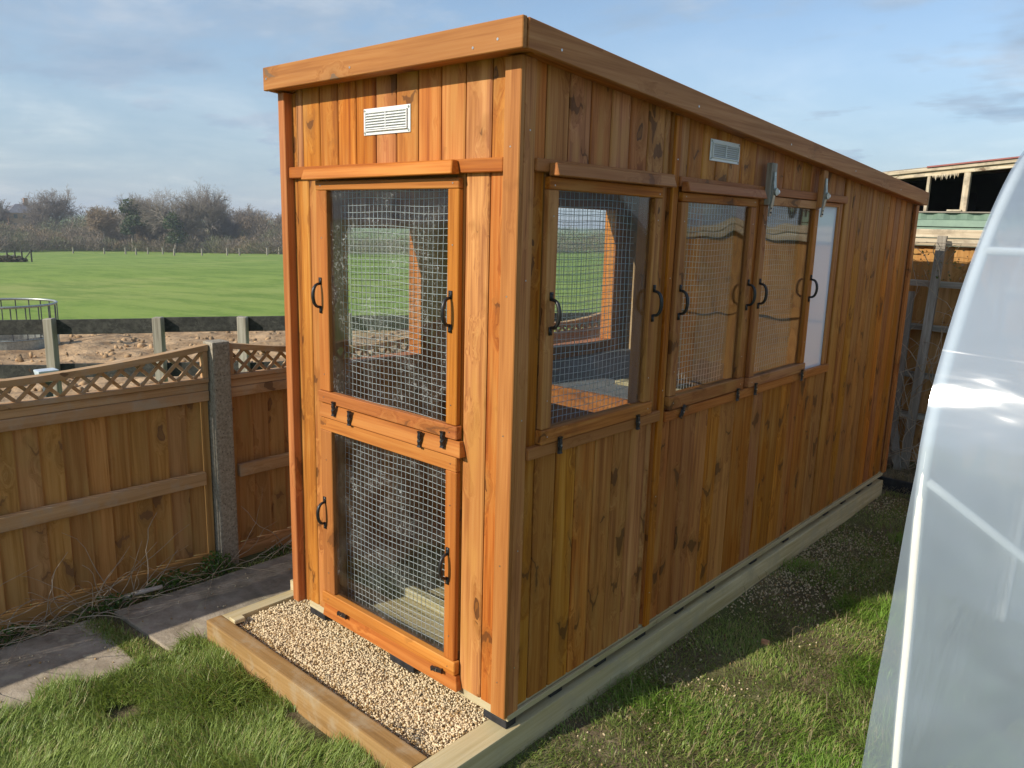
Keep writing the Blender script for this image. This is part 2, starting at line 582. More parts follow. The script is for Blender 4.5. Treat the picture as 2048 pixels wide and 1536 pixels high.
def build_terrain():
    xs = np.concatenate([-np.geomspace(2.46, 3500, 90)[::-1], np.linspace(-2.3, 12, 8), np.geomspace(20, 2500, 10)])
    ys = np.concatenate([-np.geomspace(6, 3000, 34)[::-1], np.linspace(-5, 40, 60), np.geomspace(44, 3500, 40)])
    X, Y = np.meshgrid(xs, ys, indexing='ij')
    Z = field_z(X, Y)
    Z = np.where(X > -2.4, G - 0.02, Z)
    n, mm = len(xs), len(ys)
    v = np.stack([X, Y, Z], -1).reshape(-1, 3)
    i, j = np.meshgrid(np.arange(n - 1), np.arange(mm - 1), indexing='ij')
    a = (i * mm + j).ravel()
    f = np.stack([a, a + mm, a + mm + 1, a + 1], -1)
    m, t = new_mat('pasture')
    tc = t.n('ShaderNodeTexCoord')
    vec = tc.outputs['Object']
    n1 = t.noise(t.vmath('MULTIPLY', vec, (0.05, 0.022, 0.0)), 1.0, 4.0, 0.6, 0.4)
    n2 = t.noise(t.vmath('MULTIPLY', vec, (0.25, 0.9, 0.0)), 0.55, 6.0, 0.72)
    n3 = t.noise(vec, 4.5, 4.0, 0.7)
    col = t.ramp(n1.outputs[0], [(0.36, (0.175, 0.265, 0.040)), (0.55, (0.230, 0.315, 0.058)), (0.70, (0.31, 0.335, 0.095))])
    col = t.mix(t.mapr(n2.outputs[0], 0.42, 0.64, 0.0, 0.75), col, (0.105, 0.195, 0.020))
    col = t.mix(t.mapr(n3.outputs[0], 0.48, 0.70, 0.0, 0.65), col, (0.27, 0.32, 0.085))
    p = principled(t, col, 0.85, n3.outputs[0], 0.6, 0.05, 0.2)
    out(t, p.outputs[0])
    o = tri_mesh('field', v, f, m, smooth=True)
    tag(o, 'green grazing field sloping away to the far hedge', None, kind='structure')
    return o


build_terrain()


def soil_mat():
    m, t = new_mat('garden_soil')
    vec = t.n('ShaderNodeTexCoord').outputs['Object']
    a = t.noise(vec, 7.0, 6.0, 0.7)
    b = t.noise(vec, 1.1, 3.0, 0.6)
    col = t.ramp(a.outputs[0], [(0.3, (0.075, 0.055, 0.032)), (0.55, (0.18, 0.14, 0.082)), (0.75, (0.33, 0.27, 0.17))])
    col = t.mix(t.mapr(b.outputs[0], 0.42, 0.62, 0.0, 0.7), col, (0.095, 0.125, 0.035))
    p = principled(t, col, 0.95, a.outputs[0], 0.9, 0.03, 0.2)
    out(t, p.outputs[0])
    return m


M_SOIL = soil_mat()
# the garden ground, gently uneven
gx = np.linspace(-2.42, 7.0, 90)
gy = np.linspace(-4.5, 12.0, 120)
GX, GY = np.meshgrid(gx, gy, indexing='ij')
GZ = G - 0.006 + 0.006 * np.sin(GX * 7.1 + GY * 2.3) * np.sin(GY * 5.3 - GX * 1.7)
gi, gj = np.meshgrid(np.arange(89), np.arange(119), indexing='ij')
ga = (gi * 120 + gj).ravel()
garden = tri_mesh('garden_ground', np.stack([GX, GY, GZ], -1).reshape(-1, 3), np.stack([ga, ga + 120, ga + 121, ga + 1], -1), M_SOIL, smooth=True)
tag(garden, 'bare soil of the garden under the grass', None, kind='structure')


# ------------------------------------------------------------------ the shed
W, L = 1.20, 4.02
shed = empty('timber_shed', (-0.6, 2.0, -0.034), 'long orange-brown stained timber shed with wire mesh windows and flat sloping roof', 'shed')


def roof_u(y):
    """underside of the roof line (fascia foot) at y"""
    return 2.159 + (1.866 - 2.159) * (y + 0.085) / (4.01 + 0.085)


def vboard(ax, a0, a1, d, sgn, z0, z1a, z1b=None, t=0.018, c=0.006, mat=None, parent=shed, name='cladding_board', rot=0.0):
    """Upright cladding board with chamfered edges. ax: axis across it; d: outer face; sgn: outward sign on the other axis."""
    if z1b is None:
        z1b = z1a
    g = min(0.0048, (a1 - a0) * 0.1)
    c = min(c, 0.0045)
    prof = [(a0, t), (a0, 0.013), (a0 + g, 0.013), (a0 + g, c * 0.8), (a0 + g + c, 0.0), (a1 - c, 0.0), (a1, c * 0.8), (a1, t)]
    m_ = len(prof)
    vs = []
    for k in (0, 1):
        for a, dep in prof:
            z = z0 if k == 0 else z1a + (z1b - z1a) * (a - a0) / (a1 - a0)
            q = d - sgn * dep
            vs.append((a, q, z) if ax == 'x' else (q, a, z))
    fs = [tuple(range(m_ - 1, -1, -1)), tuple(range(m_, 2 * m_))] + [(i, (i + 1) % m_, (i + 1) % m_ + m_, i + m_) for i in range(m_)]
    if (ax == 'x') == (sgn > 0):
        fs = [tuple(reversed(q)) for q in fs]
    return mesh_obj(name, vs, fs, (mat or W_BOARD)['z'], parent)


def wall(ax, edges, d, sgn, z0, top, openings, c=0.006):
    """A row of boards between the seam positions, cut at the openings (a0, a1, z0, z1)."""
    for a0, a1 in zip(edges[:-1], edges[1:]):
        spans = [(z0, None)]
        mid = (a0 + a1) / 2
        cuts = sorted((o[2], o[3]) for o in openings if o[0] <= mid <= o[1])
        z = z0
        for lo, hi in cuts:
            if lo > z + 0.01:
                vboard(ax, a0, a1, d, sgn, z, lo, c=c)
            z = max(z, hi)
        vboard(ax, a0, a1, d, sgn, z, top(a0), top(a1), c=c)


# front wall (faces -y)
front_op = [(-0.985, -0.275, 0.0, 1.80)]
seams = [-1.20, -1.154, -1.038, -0.985, -0.92, -0.81, -0.696, -0.583, -0.469, -0.356, -0.275, -0.242, -0.126, -0.012]
wall('x', [-1.20, -1.121, -1.038], 0.0, -1, 0.002, lambda a: 1.835, [])
wall('x', [-1.038, -0.985], 0.0, -1, 0.002, lambda a: 1.835, [])
wall('x', [-0.275, -0.236], 0.0, -1, 0.002, lambda a: 1.835, [])
wall('x', [-0.236, -0.127, -0.012], 0.0, -1, 0.002, lambda a: 1.835, [])
wall('x', [-1.20, -1.154, -1.038, -0.922, -0.811, -0.696, -0.583, -0.469, -0.356, -0.242, -0.126, -0.012], 0.0, -1, 1.837, lambda a: 2.18, [])
# right-hand side wall (faces +x)
side_op = [(0.155, 0.745, 0.985, 1.80), (0.965, 1.545, 0.985, 1.80), (1.685, 2.275, 0.975, 1.80), (2.30, 2.625, 0.955, 1.822)]
e1 = [0.0, 0.115, 0.155, 0.229, 0.345, 0.460, 0.576, 0.692, 0.745, 0.806, 0.842]
e2 = [0.862, 0.965, 0.985, 1.096, 1.208, 1.318, 1.430, 1.545, 1.578, 1.685, 1.770, 1.880, 1.992, 2.104, 2.216, 2.275, 2.300, 2.328, 2.440, 2.552, 2.625, 2.690]


def wall_side(edges, lo, hi):
    base = [e for e in edges]
    # above the windows, beneath them, and between them
    pitch = [e for e in base if not any(abs(e - q) < 1e-6 for o in side_op for q in o[:2])]
    for a0, a1 in zip(pitch[:-1], pitch[1:]):
        vboard('y', a0, a1, 0.0, 1, 1.832, roof_u(a0) + 0.02, roof_u(a1) + 0.02)
        vboard('y', a0, a1, 0.0, 1, 0.002, 0.93)
    for a0, a1 in zip(base[:-1], base[1:]):
        mid = (a0 + a1) / 2
        if any(o[0] < mid < o[1] for o in side_op):
            continue
        vboard('y', a0, a1, 0.0, 1, 0.931, 1.831, c=0.003)


wall_side(e1, 0, 0.842)
wall_side(e2, 0.862, 2.69)
e3 = [2.712] + [2.83 + 0.1095 * k for k in range(10)] + [3.93]
for a0, a1 in zip(e3[:-1], e3[1:]):
    vboard('y', a0, a1, 0.002, 1, 0.002, roof_u(a0) + 0.02, roof_u(a1) + 0.02)
vboard('y', 0.842, 0.862, -0.012, 1, 0.002, roof_u(0.85) + 0.02, c=0.001)
vboard('y', 2.690, 2.712, -0.012, 1, 0.002, roof_u(2.7) + 0.02, c=0.001)
vboard('y', 3.93, 4.02, -0.004, 1, 0.002, roof_u(3.97) + 0.02, c=0.001)
# left-hand wall (faces -x) with its own window openings, and the back wall
left_op = [(0.20, 0.61, 1.06, 1.64), (1.58, 2.17, 0.99, 1.77)]
el = [0.0, 0.10, 0.20, 0.30, 0.40, 0.50, 0.61, 0.72] + [0.72 + 0.1075 * k for k in range(1, 8)] + [1.58, 1.70, 1.82, 1.94, 2.06, 2.17] + [2.17 + 0.1156 * k for k in range(1, 17)]
wall('y', el, -1.20, -1, 0.002, lambda a: roof_u(a) + 0.02, left_op)
wall('x', [-1.182 + 0.1164 * k for k in range(11)], 4.02, 1, 0.002, lambda a: roof_u(4.02) + 0.02, [])
# frames round the left wall windows
for a0, a1, z0, z1 in left_op:
    box('window_frame', -1.225, -1.14, a0 - 0.045, a0 + 0.001, z0 - 0.045, z1 + 0.045, W_TRIM, shed)
    box('window_frame', -1.225, -1.14, a1 - 0.001, a1 + 0.045, z0 - 0.045, z1 + 0.045, W_TRIM, shed)
    box('window_frame', -1.226, -1.141, a0, a1, z1 - 0.001, z1 + 0.044, W_TRIM, shed)
    box('window_frame', -1.226, -1.141, a0, a1, z0 - 0.044, z0 + 0.001, W_TRIM, shed)

# corner trims and cover strips
box('corner_trim', -0.052, 0.014, -0.022, -0.0005, -0.010, 2.158, W_TRIM, shed, 0.003)
box('corner_trim', 0.0005, 0.013, 0.0, 0.052, -0.006, 2.157, W_BOARD, shed, 0.002)
box('corner_trim', -1.268, -1.226, -0.034, 0.030, -0.012, 2.156, W_TRIM, shed, 0.003)
box('corner_trim', -1.225, -1.2005, 0.004, 0.04, -0.010, 2.156, W_BOARD, shed, 0.002)
box('cover_strip', 0.0005, 0.014, 0.866, 0.905, -0.004, roof_u(0.9), W_BOARD, shed, 0.002)
box('corner_trim', 0.0005, 0.020, 3.985, 4.045, -0.008, roof_u(4.0), W_BOARD, shed, 0.002)
# framing inside (studs and head rails)
for y in (0.10, 0.84, 1.60, 2.70, 3.9):
    box('stud', -0.062, -0.019, y - 0.022, y + 0.022, 0.03, roof_u(y) - 0.01, W_IN, shed)
    if y != 1.6:
        box('stud', -1.181, -1.139, y - 0.022, y + 0.022, 0.03, roof_u(y) - 0.01, W_IN, shed)
for x in (-1.015, -0.250):
    box('stud', x - 0.022, x + 0.022, 0.019, 0.062, 0.0, 2.15, W_IN, shed)
box('head_rail', -1.18, -0.02, 0.0185, 0.0615, 1.80, 1.845, W_IN, shed)
box('head_rail', -1.18, -0.02, 0.0185, 0.0615, 0.895, 0.935, W_IN, shed)
# jambs lining the side windows
for a0, a1, z0, z1 in side_op[:3]:
    box('jamb', -0.060, 0.002, a0 - 0.0205, a0 - 0.0005, z0, z1, W_IN, shed)
    box('jamb', -0.060, 0.002, a1 + 0.0005, a1 + 0.0205, z0, z1, W_TRIM, shed)
    box('jamb', -0.060, 0.002, a0, a1, z0 - 0.020, z0 - 0.0005, W_TRIM, shed)
    box('jamb', -0.060, 0.002, a0, a1, z1 + 0.0005, z1 + 0.020, W_IN, shed)

# base, floor, pads
box('base_beam', -1.198, -0.002, 0.003, 0.050, -0.034, 0.0015, W_PALE, shed, 0.003)
box('base_beam', -0.050, -0.0025, 0.051, 4.01, -0.034, 0.0012, W_PALE, shed, 0.003)
box('base_beam', -1.198, -1.150, 0.051, 4.01, -0.034, 0.0012, W_PALE, shed, 0.003)
box('base_beam', 0.0005, 0.012, 0.002, 4.00, -0.030, -0.0065, W_PALE, shed, 0.002)
for k in range(9):
    y0 = 0.052 + 0.44 * k
    box('floor_board', -1.149, -0.051, y0, y0 + 0.438, -0.02, 0.018, M_PLYW if k > 5 else W_PALE, shed, 0.002)
pads = [(-1.195, -1.08, 0.004, 0.07), (-0.635, -0.49, 0.004, 0.07), (-0.108, 0.004, 0.002, 0.055)]
for y in (0.293, 0.581, 0.875, 1.199, 1.50, 1.964, 2.378, 2.984, 3.286, 3.571, 3.80):
    pads.append((-0.08, -0.004, y - 0.035, y + 0.035))
for a in pads:
    box('rubber_pad', *a, -0.0625, -0.0345, M_PAD, shed, 0.002)

# roof, fascias, soffit
FX0, FX1, FY0, FY1 = -W - 0.079, 0.079, -0.089, 4.01
box('fascia', FX0, FX1 - 0.004, FY0, FY0 + 0.020, 2.157, 2.243, W_FASC, shed, 0.0025)
for xa, xb in ((FX1 - 0.021, FX1 + 0.001), (FX0, FX0 + 0.020)):
    y0, y1 = FY0 + 0.022, FY1
    a, b = roof_u(y0), roof_u(y1)
    hexa('fascia', [(xa, y0, a), (xb, y0, a), (xb, y1, b), (xa, y1, b), (xa, y0, a + 0.083), (xb, y0, a + 0.083), (xb, y1, b + 0.083), (xa, y1, b + 0.083)], W_FASC['y'], shed, 0.0025)
box('fascia', FX0 + 0.022, FX1 - 0.023, FY1 - 0.02, FY1 + 0.0, 1.866, 1.948, W_FASC, shed, 0.0025)
xa, xb, y0, y1 = FX0 + 0.021, FX1 - 0.022, FY0 + 0.021, FY1 - 0.021
a, b = roof_u(y0) + 0.064, roof_u(y1) + 0.064
hexa('roof_sheet', [(xa, y0, a), (xb, y0, a), (xb, y1, b), (xa, y1, b), (xa, y0, a + 0.014), (xb, y0, a + 0.014), (xb, y1, b + 0.014), (xa, y1, b + 0.014)], M_PLYW, shed)
hexa('roof_felt', [(FX0 + 0.022, FY0 + 0.022, 2.2335), (FX1 - 0.024, FY0 + 0.022, 2.2335), (FX1 - 0.024, FY1 - 0.022, 1.9415), (FX0 + 0.022, FY1 - 0.022, 1.9415),
                   (FX0 + 0.022, FY0 + 0.022, 2.2375), (FX1 - 0.024, FY0 + 0.022, 2.2375), (FX1 - 0.024, FY1 - 0.022, 1.9455), (FX0 + 0.022, FY1 - 0.022, 1.9455)], M_FELT, shed)
box('soffit_batten', FX0 + 0.021, FX1 - 0.022, FY0 + 0.021, -0.001, 2.163, 2.178, W_TRIM, shed)
for xa, xb in ((0.002, FX1 - 0.022), (FX0 + 0.021, -W - 0.002)):
    y0, y1 = 0.0, FY1 - 0.021
    a, b = roof_u(y0) + 0.006, roof_u(y1) + 0.006
    hexa('soffit_batten', [(xa, y0, a), (xb, y0, a), (xb, y1, b), (xa, y1, b), (xa, y0, a + 0.015), (xb, y0, a + 0.015), (xb, y1, b + 0.015), (xa, y1, b + 0.015)], W_TRIM['y'], shed)

# rails across the walls
box('wall_rail', -1.224, -0.053, -0.021, -0.0005, 1.828, 1.871, W_TRIM, shed, 0.003)
box('wall_rail', 0.0005, 0.022, 0.054, 0.864, 1.833, 1.872, W_TRIM, shed, 0.003)
box('wall_rail', 0.0005, 0.022, 0.907, 2.700, 1.831, 1.869, W_TRIM, shed, 0.003)
box('wall_rail', 0.0005, 0.024, 0.054, 0.864, 0.909, 0.951, W_TRIM, shed, 0.003)
box('wall_rail', 0.0005, 0.024, 0.907, 2.674, 0.895, 0.937, W_TRIM, shed, 0.003)
# sloping drip board between the two front hatches, and one under the lower hatch
hexa('drip_board', [(-1.035, -0.034, 0.884), (-0.210, -0.034, 0.884), (-0.210, -0.001, 0.884), (-1.035, -0.001, 0.884), (-1.035, -0.020, 0.938), (-0.225, -0.020, 0.938), (-0.225, -0.001, 0.938), (-1.035, -0.001, 0.938)], W_TRIM['x'], shed, 0.002)
hexa('drip_board', [(-1.045, -0.030, -0.004), (-0.214, -0.030, -0.004), (-0.214, -0.001, -0.004), (-1.045, -0.001, -0.004), (-1.040, -0.022, 0.051), (-0.226, -0.022, 0.051), (-0.226, -0.001, 0.051), (-1.040, -0.001, 0.051)], W_TRIM['x'], shed, 0.002)
# sloping weather hoods above the hatches
hexa('weather_hood', [(-1.080, -0.062, 1.818), (-0.237, -0.062, 1.824), (-0.237, -0.022, 1.824), (-1.080, -0.022, 1.818), (-1.076, -0.050, 1.858), (-0.246, -0.050, 1.868), (-0.246, -0.022, 1.868), (-1.076, -0.022, 1.858)], W_TRIM['x'], shed, 0.003)


def hood_side(y0, y1, z0, z1):
    hexa('weather_hood', [(0.023, y0, z0), (0.064, y0, z0), (0.064, y1, z0), (0.023, y1, z0), (0.023, y0 + 0.003, z1), (0.050, y0 + 0.003, z1), (0.050, y1 - 0.003, z1), (0.023, y1 - 0.003, z1)], W_TRIM['y'], shed, 0.003)


hood_side(0.109, 0.814, 1.822, 1.862)
hood_side(0.910, 1.592, 1.812, 1.850)


# ------------------------------------------------ fittings
def handle_mesh():
    """Black pull handle: two drilled plates joined by a bow; upright, standing out along +x."""
    m = MB()
    for s in (-1, 1):
        z0 = s * 0.070
        z1 = s * 0.043
        a, b = min(z0, z1), max(z0, z1)
        m.box(0.0, 0.0045, -0.0075, 0.0075, a, b)
        for zz in (0.063, 0.051):
            m.tube([(0.004, 0, s * zz), (0.006, 0, s * zz)], 0.0032, 8)
    pts = []
    for k in range(13):
        an = PI * k / 12
        pts.append((0.003 + 0.034 * math.sin(an) ** 0.7, 0, -0.046 * math.cos(an)))
    m.tube(pts, [0.0052 + 0.002 * math.sin(PI * k / 12) for k in range(13)], 8)
    return m


HANDLE = handle_mesh()
SCREWS = None


def handle(x, y, z, face, parent, scale=1.0):
    hv = np.array(HANDLE.v) * scale
    if face == '-y':
        hv = np.stack([hv[:, 1], -hv[:, 0], hv[:, 2]], -1)
    hv = hv + np.array([x, y, z])
    o = mesh_obj('handle', hv, HANDLE.f, M_BLACK, parent, True)
    return o


def turn_button(x, y, z, face, tilt=0.0, parent=shed):
    """Black turn button with a raised middle and rounded ends."""
    m = MB()
    n = 9
    prof = []
    for k in range(n):
        q = k / (n - 1) * 2 - 1
        w = 0.0088 + 0.0014 * math.cos(q * PI * 2)
        h = 0.006 + 0.004 * abs(math.sin(q * PI * 1.5))
        prof.append((q * 0.029, w, h))
    vs = []
    for zz, w, h in prof:
        vs += [(0.0, -w, zz), (h, -w * 0.8, zz), (h, w * 0.8, zz), (0.0, w, zz)]
    fs = [(3, 2, 1, 0), tuple(range(4 * n - 4, 4 * n))]
    for k in range(n - 1):
        for q in range(4):
            fs.append((4 * k + q, 4 * k + (q + 1) % 4, 4 * k + 4 + (q + 1) % 4, 4 * k + 4 + q))
    m.add(vs, fs)
    v = np.array(m.v)
    ca, sa = math.cos(tilt), math.sin(tilt)
    v = np.stack([v[:, 0], v[:, 1] * ca - v[:, 2] * sa, v[:, 1] * sa + v[:, 2] * ca], -1)
    screw = np.array(MB().tube([(0.008, 0, 0), (0.0115, 0, 0)], 0.0035, 8).v)
    if face == '-y':
        v = np.stack([v[:, 1], -v[:, 0], v[:, 2]], -1)
        screw = np.stack([screw[:, 1], -screw[:, 0], screw[:, 2]], -1)
    o = mesh_obj('turn_button', v + np.array([x, y, z]), m.f, M_BLACK, parent)
    mesh_obj('screw', screw + np.array([x, y, z]), MB().tube([(0, 0, 0), (0, 0, 1)], 1, 8).f, M_STEEL, o)
    return o


def hatch(face, a0, a1, z0, z1, op, glass, trim, label=None, d0=0.0, th=0.024):
    """A lift-out window frame: stiles, rails, pane. face '-y' (front) or '+x' (side)."""
    if face == '-y':
        root_loc = ((a0 + a1) / 2, -0.016, z0)
    else:
        root_loc = (0.016, (a0 + a1) / 2, z0)
    h = bpy.data.objects.new('hatch', None)
    COL.objects.link(h)
    h.empty_display_size = 0.05
    h.parent = shed
    h.location = Vector(root_loc) - wpos(shed)
    if label:
        h['label'] = label
    oa0, oa1, oz0, oz1 = op

    def bx(name, p0, p1, q0, q1, dd0, dd1, mat, bev=0.003):
        if face == '-y':
            return box(name, p0, p1, -dd1, -dd0, q0, q1, mat, h, bev)
        return box(name, dd0, dd1, p0, p1, q0, q1, mat, h, bev)
    e = 0.001
    bx('stile', a0, oa0, oz0 + e, oz1 - e, d0 + e, d0 + th, trim)
    bx('stile', oa1, a1, oz0 + e, oz1 - e, d0 + e, d0 + th, trim)
    bx('top_rail', a0, a1, oz1, z1, d0 + e, d0 + th + 0.001, trim)
    bx('bottom_rail', a0 - 0.006, a1 + 0.008, z0, oz0, d0 + e, d0 + th + 0.006, trim)
    bx('pane', oa0 - 0.004, oa1 + 0.004, oz0 - 0.004, oz1 + 0.004, d0 + 0.006, d0 + 0.009, glass, 0.0)
    return h


hf1 = hatch('-y', -1.037, -0.240, 0.943, 1.814, (-0.969, -0.292, 0.990, 1.780), M_GLASS_DUSTY, W_TRIM)
hf2 = hatch('-y', -1.040, -0.236, 0.054, 0.880, (-0.966, -0.291, 0.108, 0.826), M_GLASS_DUSTY, W_TRIM)
hs1 = hatch('+x', 0.115, 0.780, 0.953, 1.821, (0.165, 0.732, 1.002, 1.782), M_GLASS, W_BOARD)
hs2 = hatch('+x', 0.925, 1.575, 0.943, 1.811, (0.975, 1.525, 0.998, 1.775), M_GLASS, W_BOARD)
hs3 = hatch('+x', 1.647, 2.300, 0.939, 1.827, (1.695, 2.250, 0.986, 1.788), M_GLASS, W_BOARD)
for x, z, h in ((-1.015, 1.376, hf1), (-0.271, 1.380, hf1), (-1.018, 0.467, hf2), (-0.272, 0.471, hf2)):
    handle(x, -0.0245, z, '-y', h)
for y, z, h in ((0.140, 1.390, hs1), (0.757, 1.390, hs1), (0.952, 1.383, hs2), (1.552, 1.384, hs2), (1.672, 1.384, hs3), (2.276, 1.384, hs3)):
    handle(0.0245, y, z, '+x', h)
for x, z, ti in ((-0.930, 0.931, 0), (-0.826, 0.912, 0), (-0.412, 0.912, 0), (-0.294, 0.936, 0.02), (-0.895, 0.050, 1.62), (-0.312, 0.050, 1.75)):
    turn_button(x, -0.0325, z, '-y', ti)
for y, z, ti in ((0.205, 0.938, 0), (0.685, 0.937, 0.05), (1.024, 0.924, -0.62), (1.523, 0.925, 0), (1.708, 0.926, 0), (2.266, 0.925, 0.03)):
    turn_button(0.031, y, z, '+x', ti)
# fixed white pane and its thin frame
box('fixed_pane', -0.010, -0.006, 2.296, 2.629, 0.926, 1.826, M_OPAL, shed, 0.0)
box('window_bead', -0.005, 0.006, 2.618, 2.634, 0.938, 1.826, W_TRIM, shed, 0.001)
box('window_bead', -0.005, 0.005, 2.300, 2.617, 1.808, 1.828, W_TRIM, shed, 0.001)

# battens with galvanised folding stays
for y, zt in ((1.668, 1.972), (2.278, 1.980)):
    bt = box('stay_batten', 0.0230, 0.050, y - 0.028, y + 0.028, zt - 0.185, zt, W_GREY if y < 2 else W_BOARD, shed, 0.003)
    st = MB()
    st.add([(0.051, y - 0.011, zt - 0.040), (0.056, y - 0.011, zt - 0.040), (0.056, y + 0.009, zt - 0.040), (0.051, y + 0.009, zt - 0.040),
            (0.051, y - 0.018, zt - 0.118), (0.062, y - 0.018, zt - 0.118), (0.062, y + 0.010, zt - 0.118), (0.051, y + 0.010, zt - 0.118)], [tuple(reversed(q)) for q in BOXF])
    st.add([(0.051, y - 0.016, zt - 0.128), (0.063, y - 0.016, zt - 0.128), (0.063, y + 0.008, zt - 0.128), (0.051, y + 0.008, zt - 0.128),
            (0.046, y - 0.022, zt - 0.232), (0.051, y - 0.022, zt - 0.232), (0.051, y - 0.002, zt - 0.232), (0.046, y - 0.002, zt - 0.232)], [tuple(reversed(q)) for q in BOXF])
    s_ob = st.build('stay', M_GALV, shed)
    MB().tube([(0.050, y, zt - 0.126), (0.070, y, zt - 0.126)], 0.017, 14).build('pivot', M_GALV, s_ob, False)
    MB().tube([(0.058, y + 0.012, zt - 0.126), (0.058, y + 0.034, zt - 0.126)], 0.012, 12).build('roller', M_PVC, s_ob, False)
    for zz in (-0.06, -0.08, -0.20, -0.218):
        MB().tube([(0.048, y - (0.0 if zz > -0.1 else 0.012), zt + zz), (0.0575, y - (0.0 if zz > -0.1 else 0.012), zt + zz)], 0.004, 8).build('screw', M_BLACK, s_ob)


# louvre vents
def vent(face, a0, a1, z0, z1):
    v = bpy.data.objects.new('vent', None)
    COL.objects.link(v)
    v.parent = shed
    v.empty_display_size = 0.05
    loc = ((a0 + a1) / 2, 0, z0) if face == '-y' else (0, (a0 + a1) / 2, z0)
    v.location = Vector(loc) - wpos(shed)

    def bx(name, p0, p1, q0, q1, d0, d1, mat, bev=0.0012):
        if face == '-y':
            return box(name, p0, p1, -d1, -d0, q0, q1, mat, v, bev)
        return box(name, d0, d1, p0, p1, q0, q1, mat, v, bev)
    e = 0.0008
    bx('back_plate', a0, a1, z0, z1, e, 0.004, M_PVC)
    f = 0.018
    bx('frame', a0 + f - 0.006, a1 - f + 0.006, z0 + f - 0.006, z0 + f - 0.001, 0.0042, 0.011, M_PVC)
    bx('frame', a0 + f - 0.006, a1 - f + 0.006, z1 - f + 0.001, z1 - f + 0.006, 0.0042, 0.011, M_PVC)
    bx('frame', a0 + f - 0.006, a0 + f - 0.001, z0 + f - 0.0005, z1 - f + 0.0005, 0.0042, 0.0112, M_PVC)
    bx('frame', a1 - f + 0.001, a1 - f + 0.006, z0 + f - 0.0005, z1 - f + 0.0005, 0.0042, 0.0112, M_PVC)
    mid = (a0 + a1) / 2
    bx('frame', mid - 0.002, mid + 0.002, z0 + f - 0.0005, z1 - f + 0.0005, 0.0042, 0.0105, M_PVC)
    bx('grille_shade', a0 + f, a1 - f, z0 + f, z1 - f, 0.0041, 0.0046, M_HOLE, 0.0)
    n = 6
    st = (z1 - z0 - 2 * f) / n
    for s0, s1 in ((a0 + f, mid - 0.0025), (mid + 0.0025, a1 - f)):
        for k in range(n):
            zz = z0 + f + st * k
            P = [(s0, zz + st * 0.12, 0.0102), (s1, zz + st * 0.12, 0.0102), (s1, zz + st * 0.12, 0.0118), (s0, zz + st * 0.12, 0.0118),
                 (s0, zz + st * 0.66, 0.0048), (s1, zz + st * 0.66, 0.0048), (s1, zz + st * 0.66, 0.0064), (s0, zz + st * 0.66, 0.0064)]
            vs = [(p, -d, q) if face == '-y' else (d, p, q) for p, q, d in P]
            hexa('louvre', vs, M_PVC, v)
    for p in (a0 + 0.008, a1 - 0.008):
        for q in (z0 + 0.008, z1 - 0.008):
            pa, pb = ((p, -0.0035, q), (p, -0.006, q)) if face == '-y' else ((0.0035, p, q), (0.006, p, q))
            MB().tube([pa, pb], 0.0042, 8).build('screw', M_GALV, v)


vent('-y', -0.756, -0.501, 1.970, 2.061)
vent('+x', 1.151, 1.405, 1.947, 2.032)


# wire mesh behind the openings
def wire_mesh(name, face, a0, a1, z0, z1, d, mat=M_WIRE, step=0.0254, r=0.0011):
    m = MB()
    rr = random.Random(int(a0 * 1000) + int(d * 100))

    def put(p, q, dd):
        return (p, dd, q) if face == 'y' else (dd, p, q)
    n = int((a1 - a0) / step)
    for i in range(n + 1):
        a = a0 + i * step
        ph = rr.random() * 6
        pts = []
        for k in range(9):
            z = z0 + (z1 - z0) * k / 8
            pts.append(put(a + 0.0012 * math.sin(z * 9 + ph), z, d + 0.004 * math.sin(z * 5 + a * 4)))
        m.tube(pts, r, 4, False)
    nz = int((z1 - z0) / step)
    for i in range(nz + 1):
        z = z0 + i * step
        ph = rr.random() * 6
        pts = []
        for k in range(13):
            a = a0 + (a1 - a0) * k / 12
            pts.append(put(a, z + 0.0030 * math.sin(a * 14 + ph * 0.25 + z * 3), d + 0.002 + 0.004 * math.sin(z * 5 + a * 4)))
        m.tube(pts, r, 4, False)
    return m.build(name, mat, shed)


wire_mesh('wire_mesh', 'y', -0.990, -0.272, 0.94, 1.80, 0.064)
wire_mesh('wire_mesh', 'y', -0.990, -0.272, 0.03, 0.89, 0.064)
wire_mesh('wire_mesh', 'x', 0.16, 0.742, 0.975, 1.80, -0.066)
wire_mesh('wire_mesh', 'x', 0.97, 1.542, 0.975, 1.80, -0.066)
wire_mesh('wire_mesh', 'x', 1.69, 2.272, 0.97, 1.80, -0.066)
wire_mesh('wire_mesh', 'x', 0.21, 0.61, 1.06, 1.64, -1.135, M_GALV)
wire_mesh('wire_mesh', 'x', 1.59, 2.17, 0.99, 1.77, -1.135, M_GALV)

# inside: nest shelf with its lip, a divider and a loose board
box('nest_shelf', -1.138, -0.075, 0.942, 2.300, 0.905, 0.920, M_GREYB, shed, 0.001)
box('shelf_lip', -1.138, -0.075, 0.918, 0.941, 0.868, 0.952, W_TRIM, shed, 0.002)
box('nest_shelf', -1.138, -0.40, 0.30, 0.34, 0.0185, 0.06, W_PALE, shed, 0.001)
box('divider', -1.138, -0.070, 2.320, 2.332, 0.02, 1.92, M_PLYW, shed, 0.001)
box('divider_post', -0.30, -0.255, 1.56, 1.605, 0.921, 1.95, W_TRIM, shed, 0.001)
box('shelf_plank', -0.50, -0.075, 1.30, 1.46, 0.921, 0.939, W_PALE, shed, 0.001)

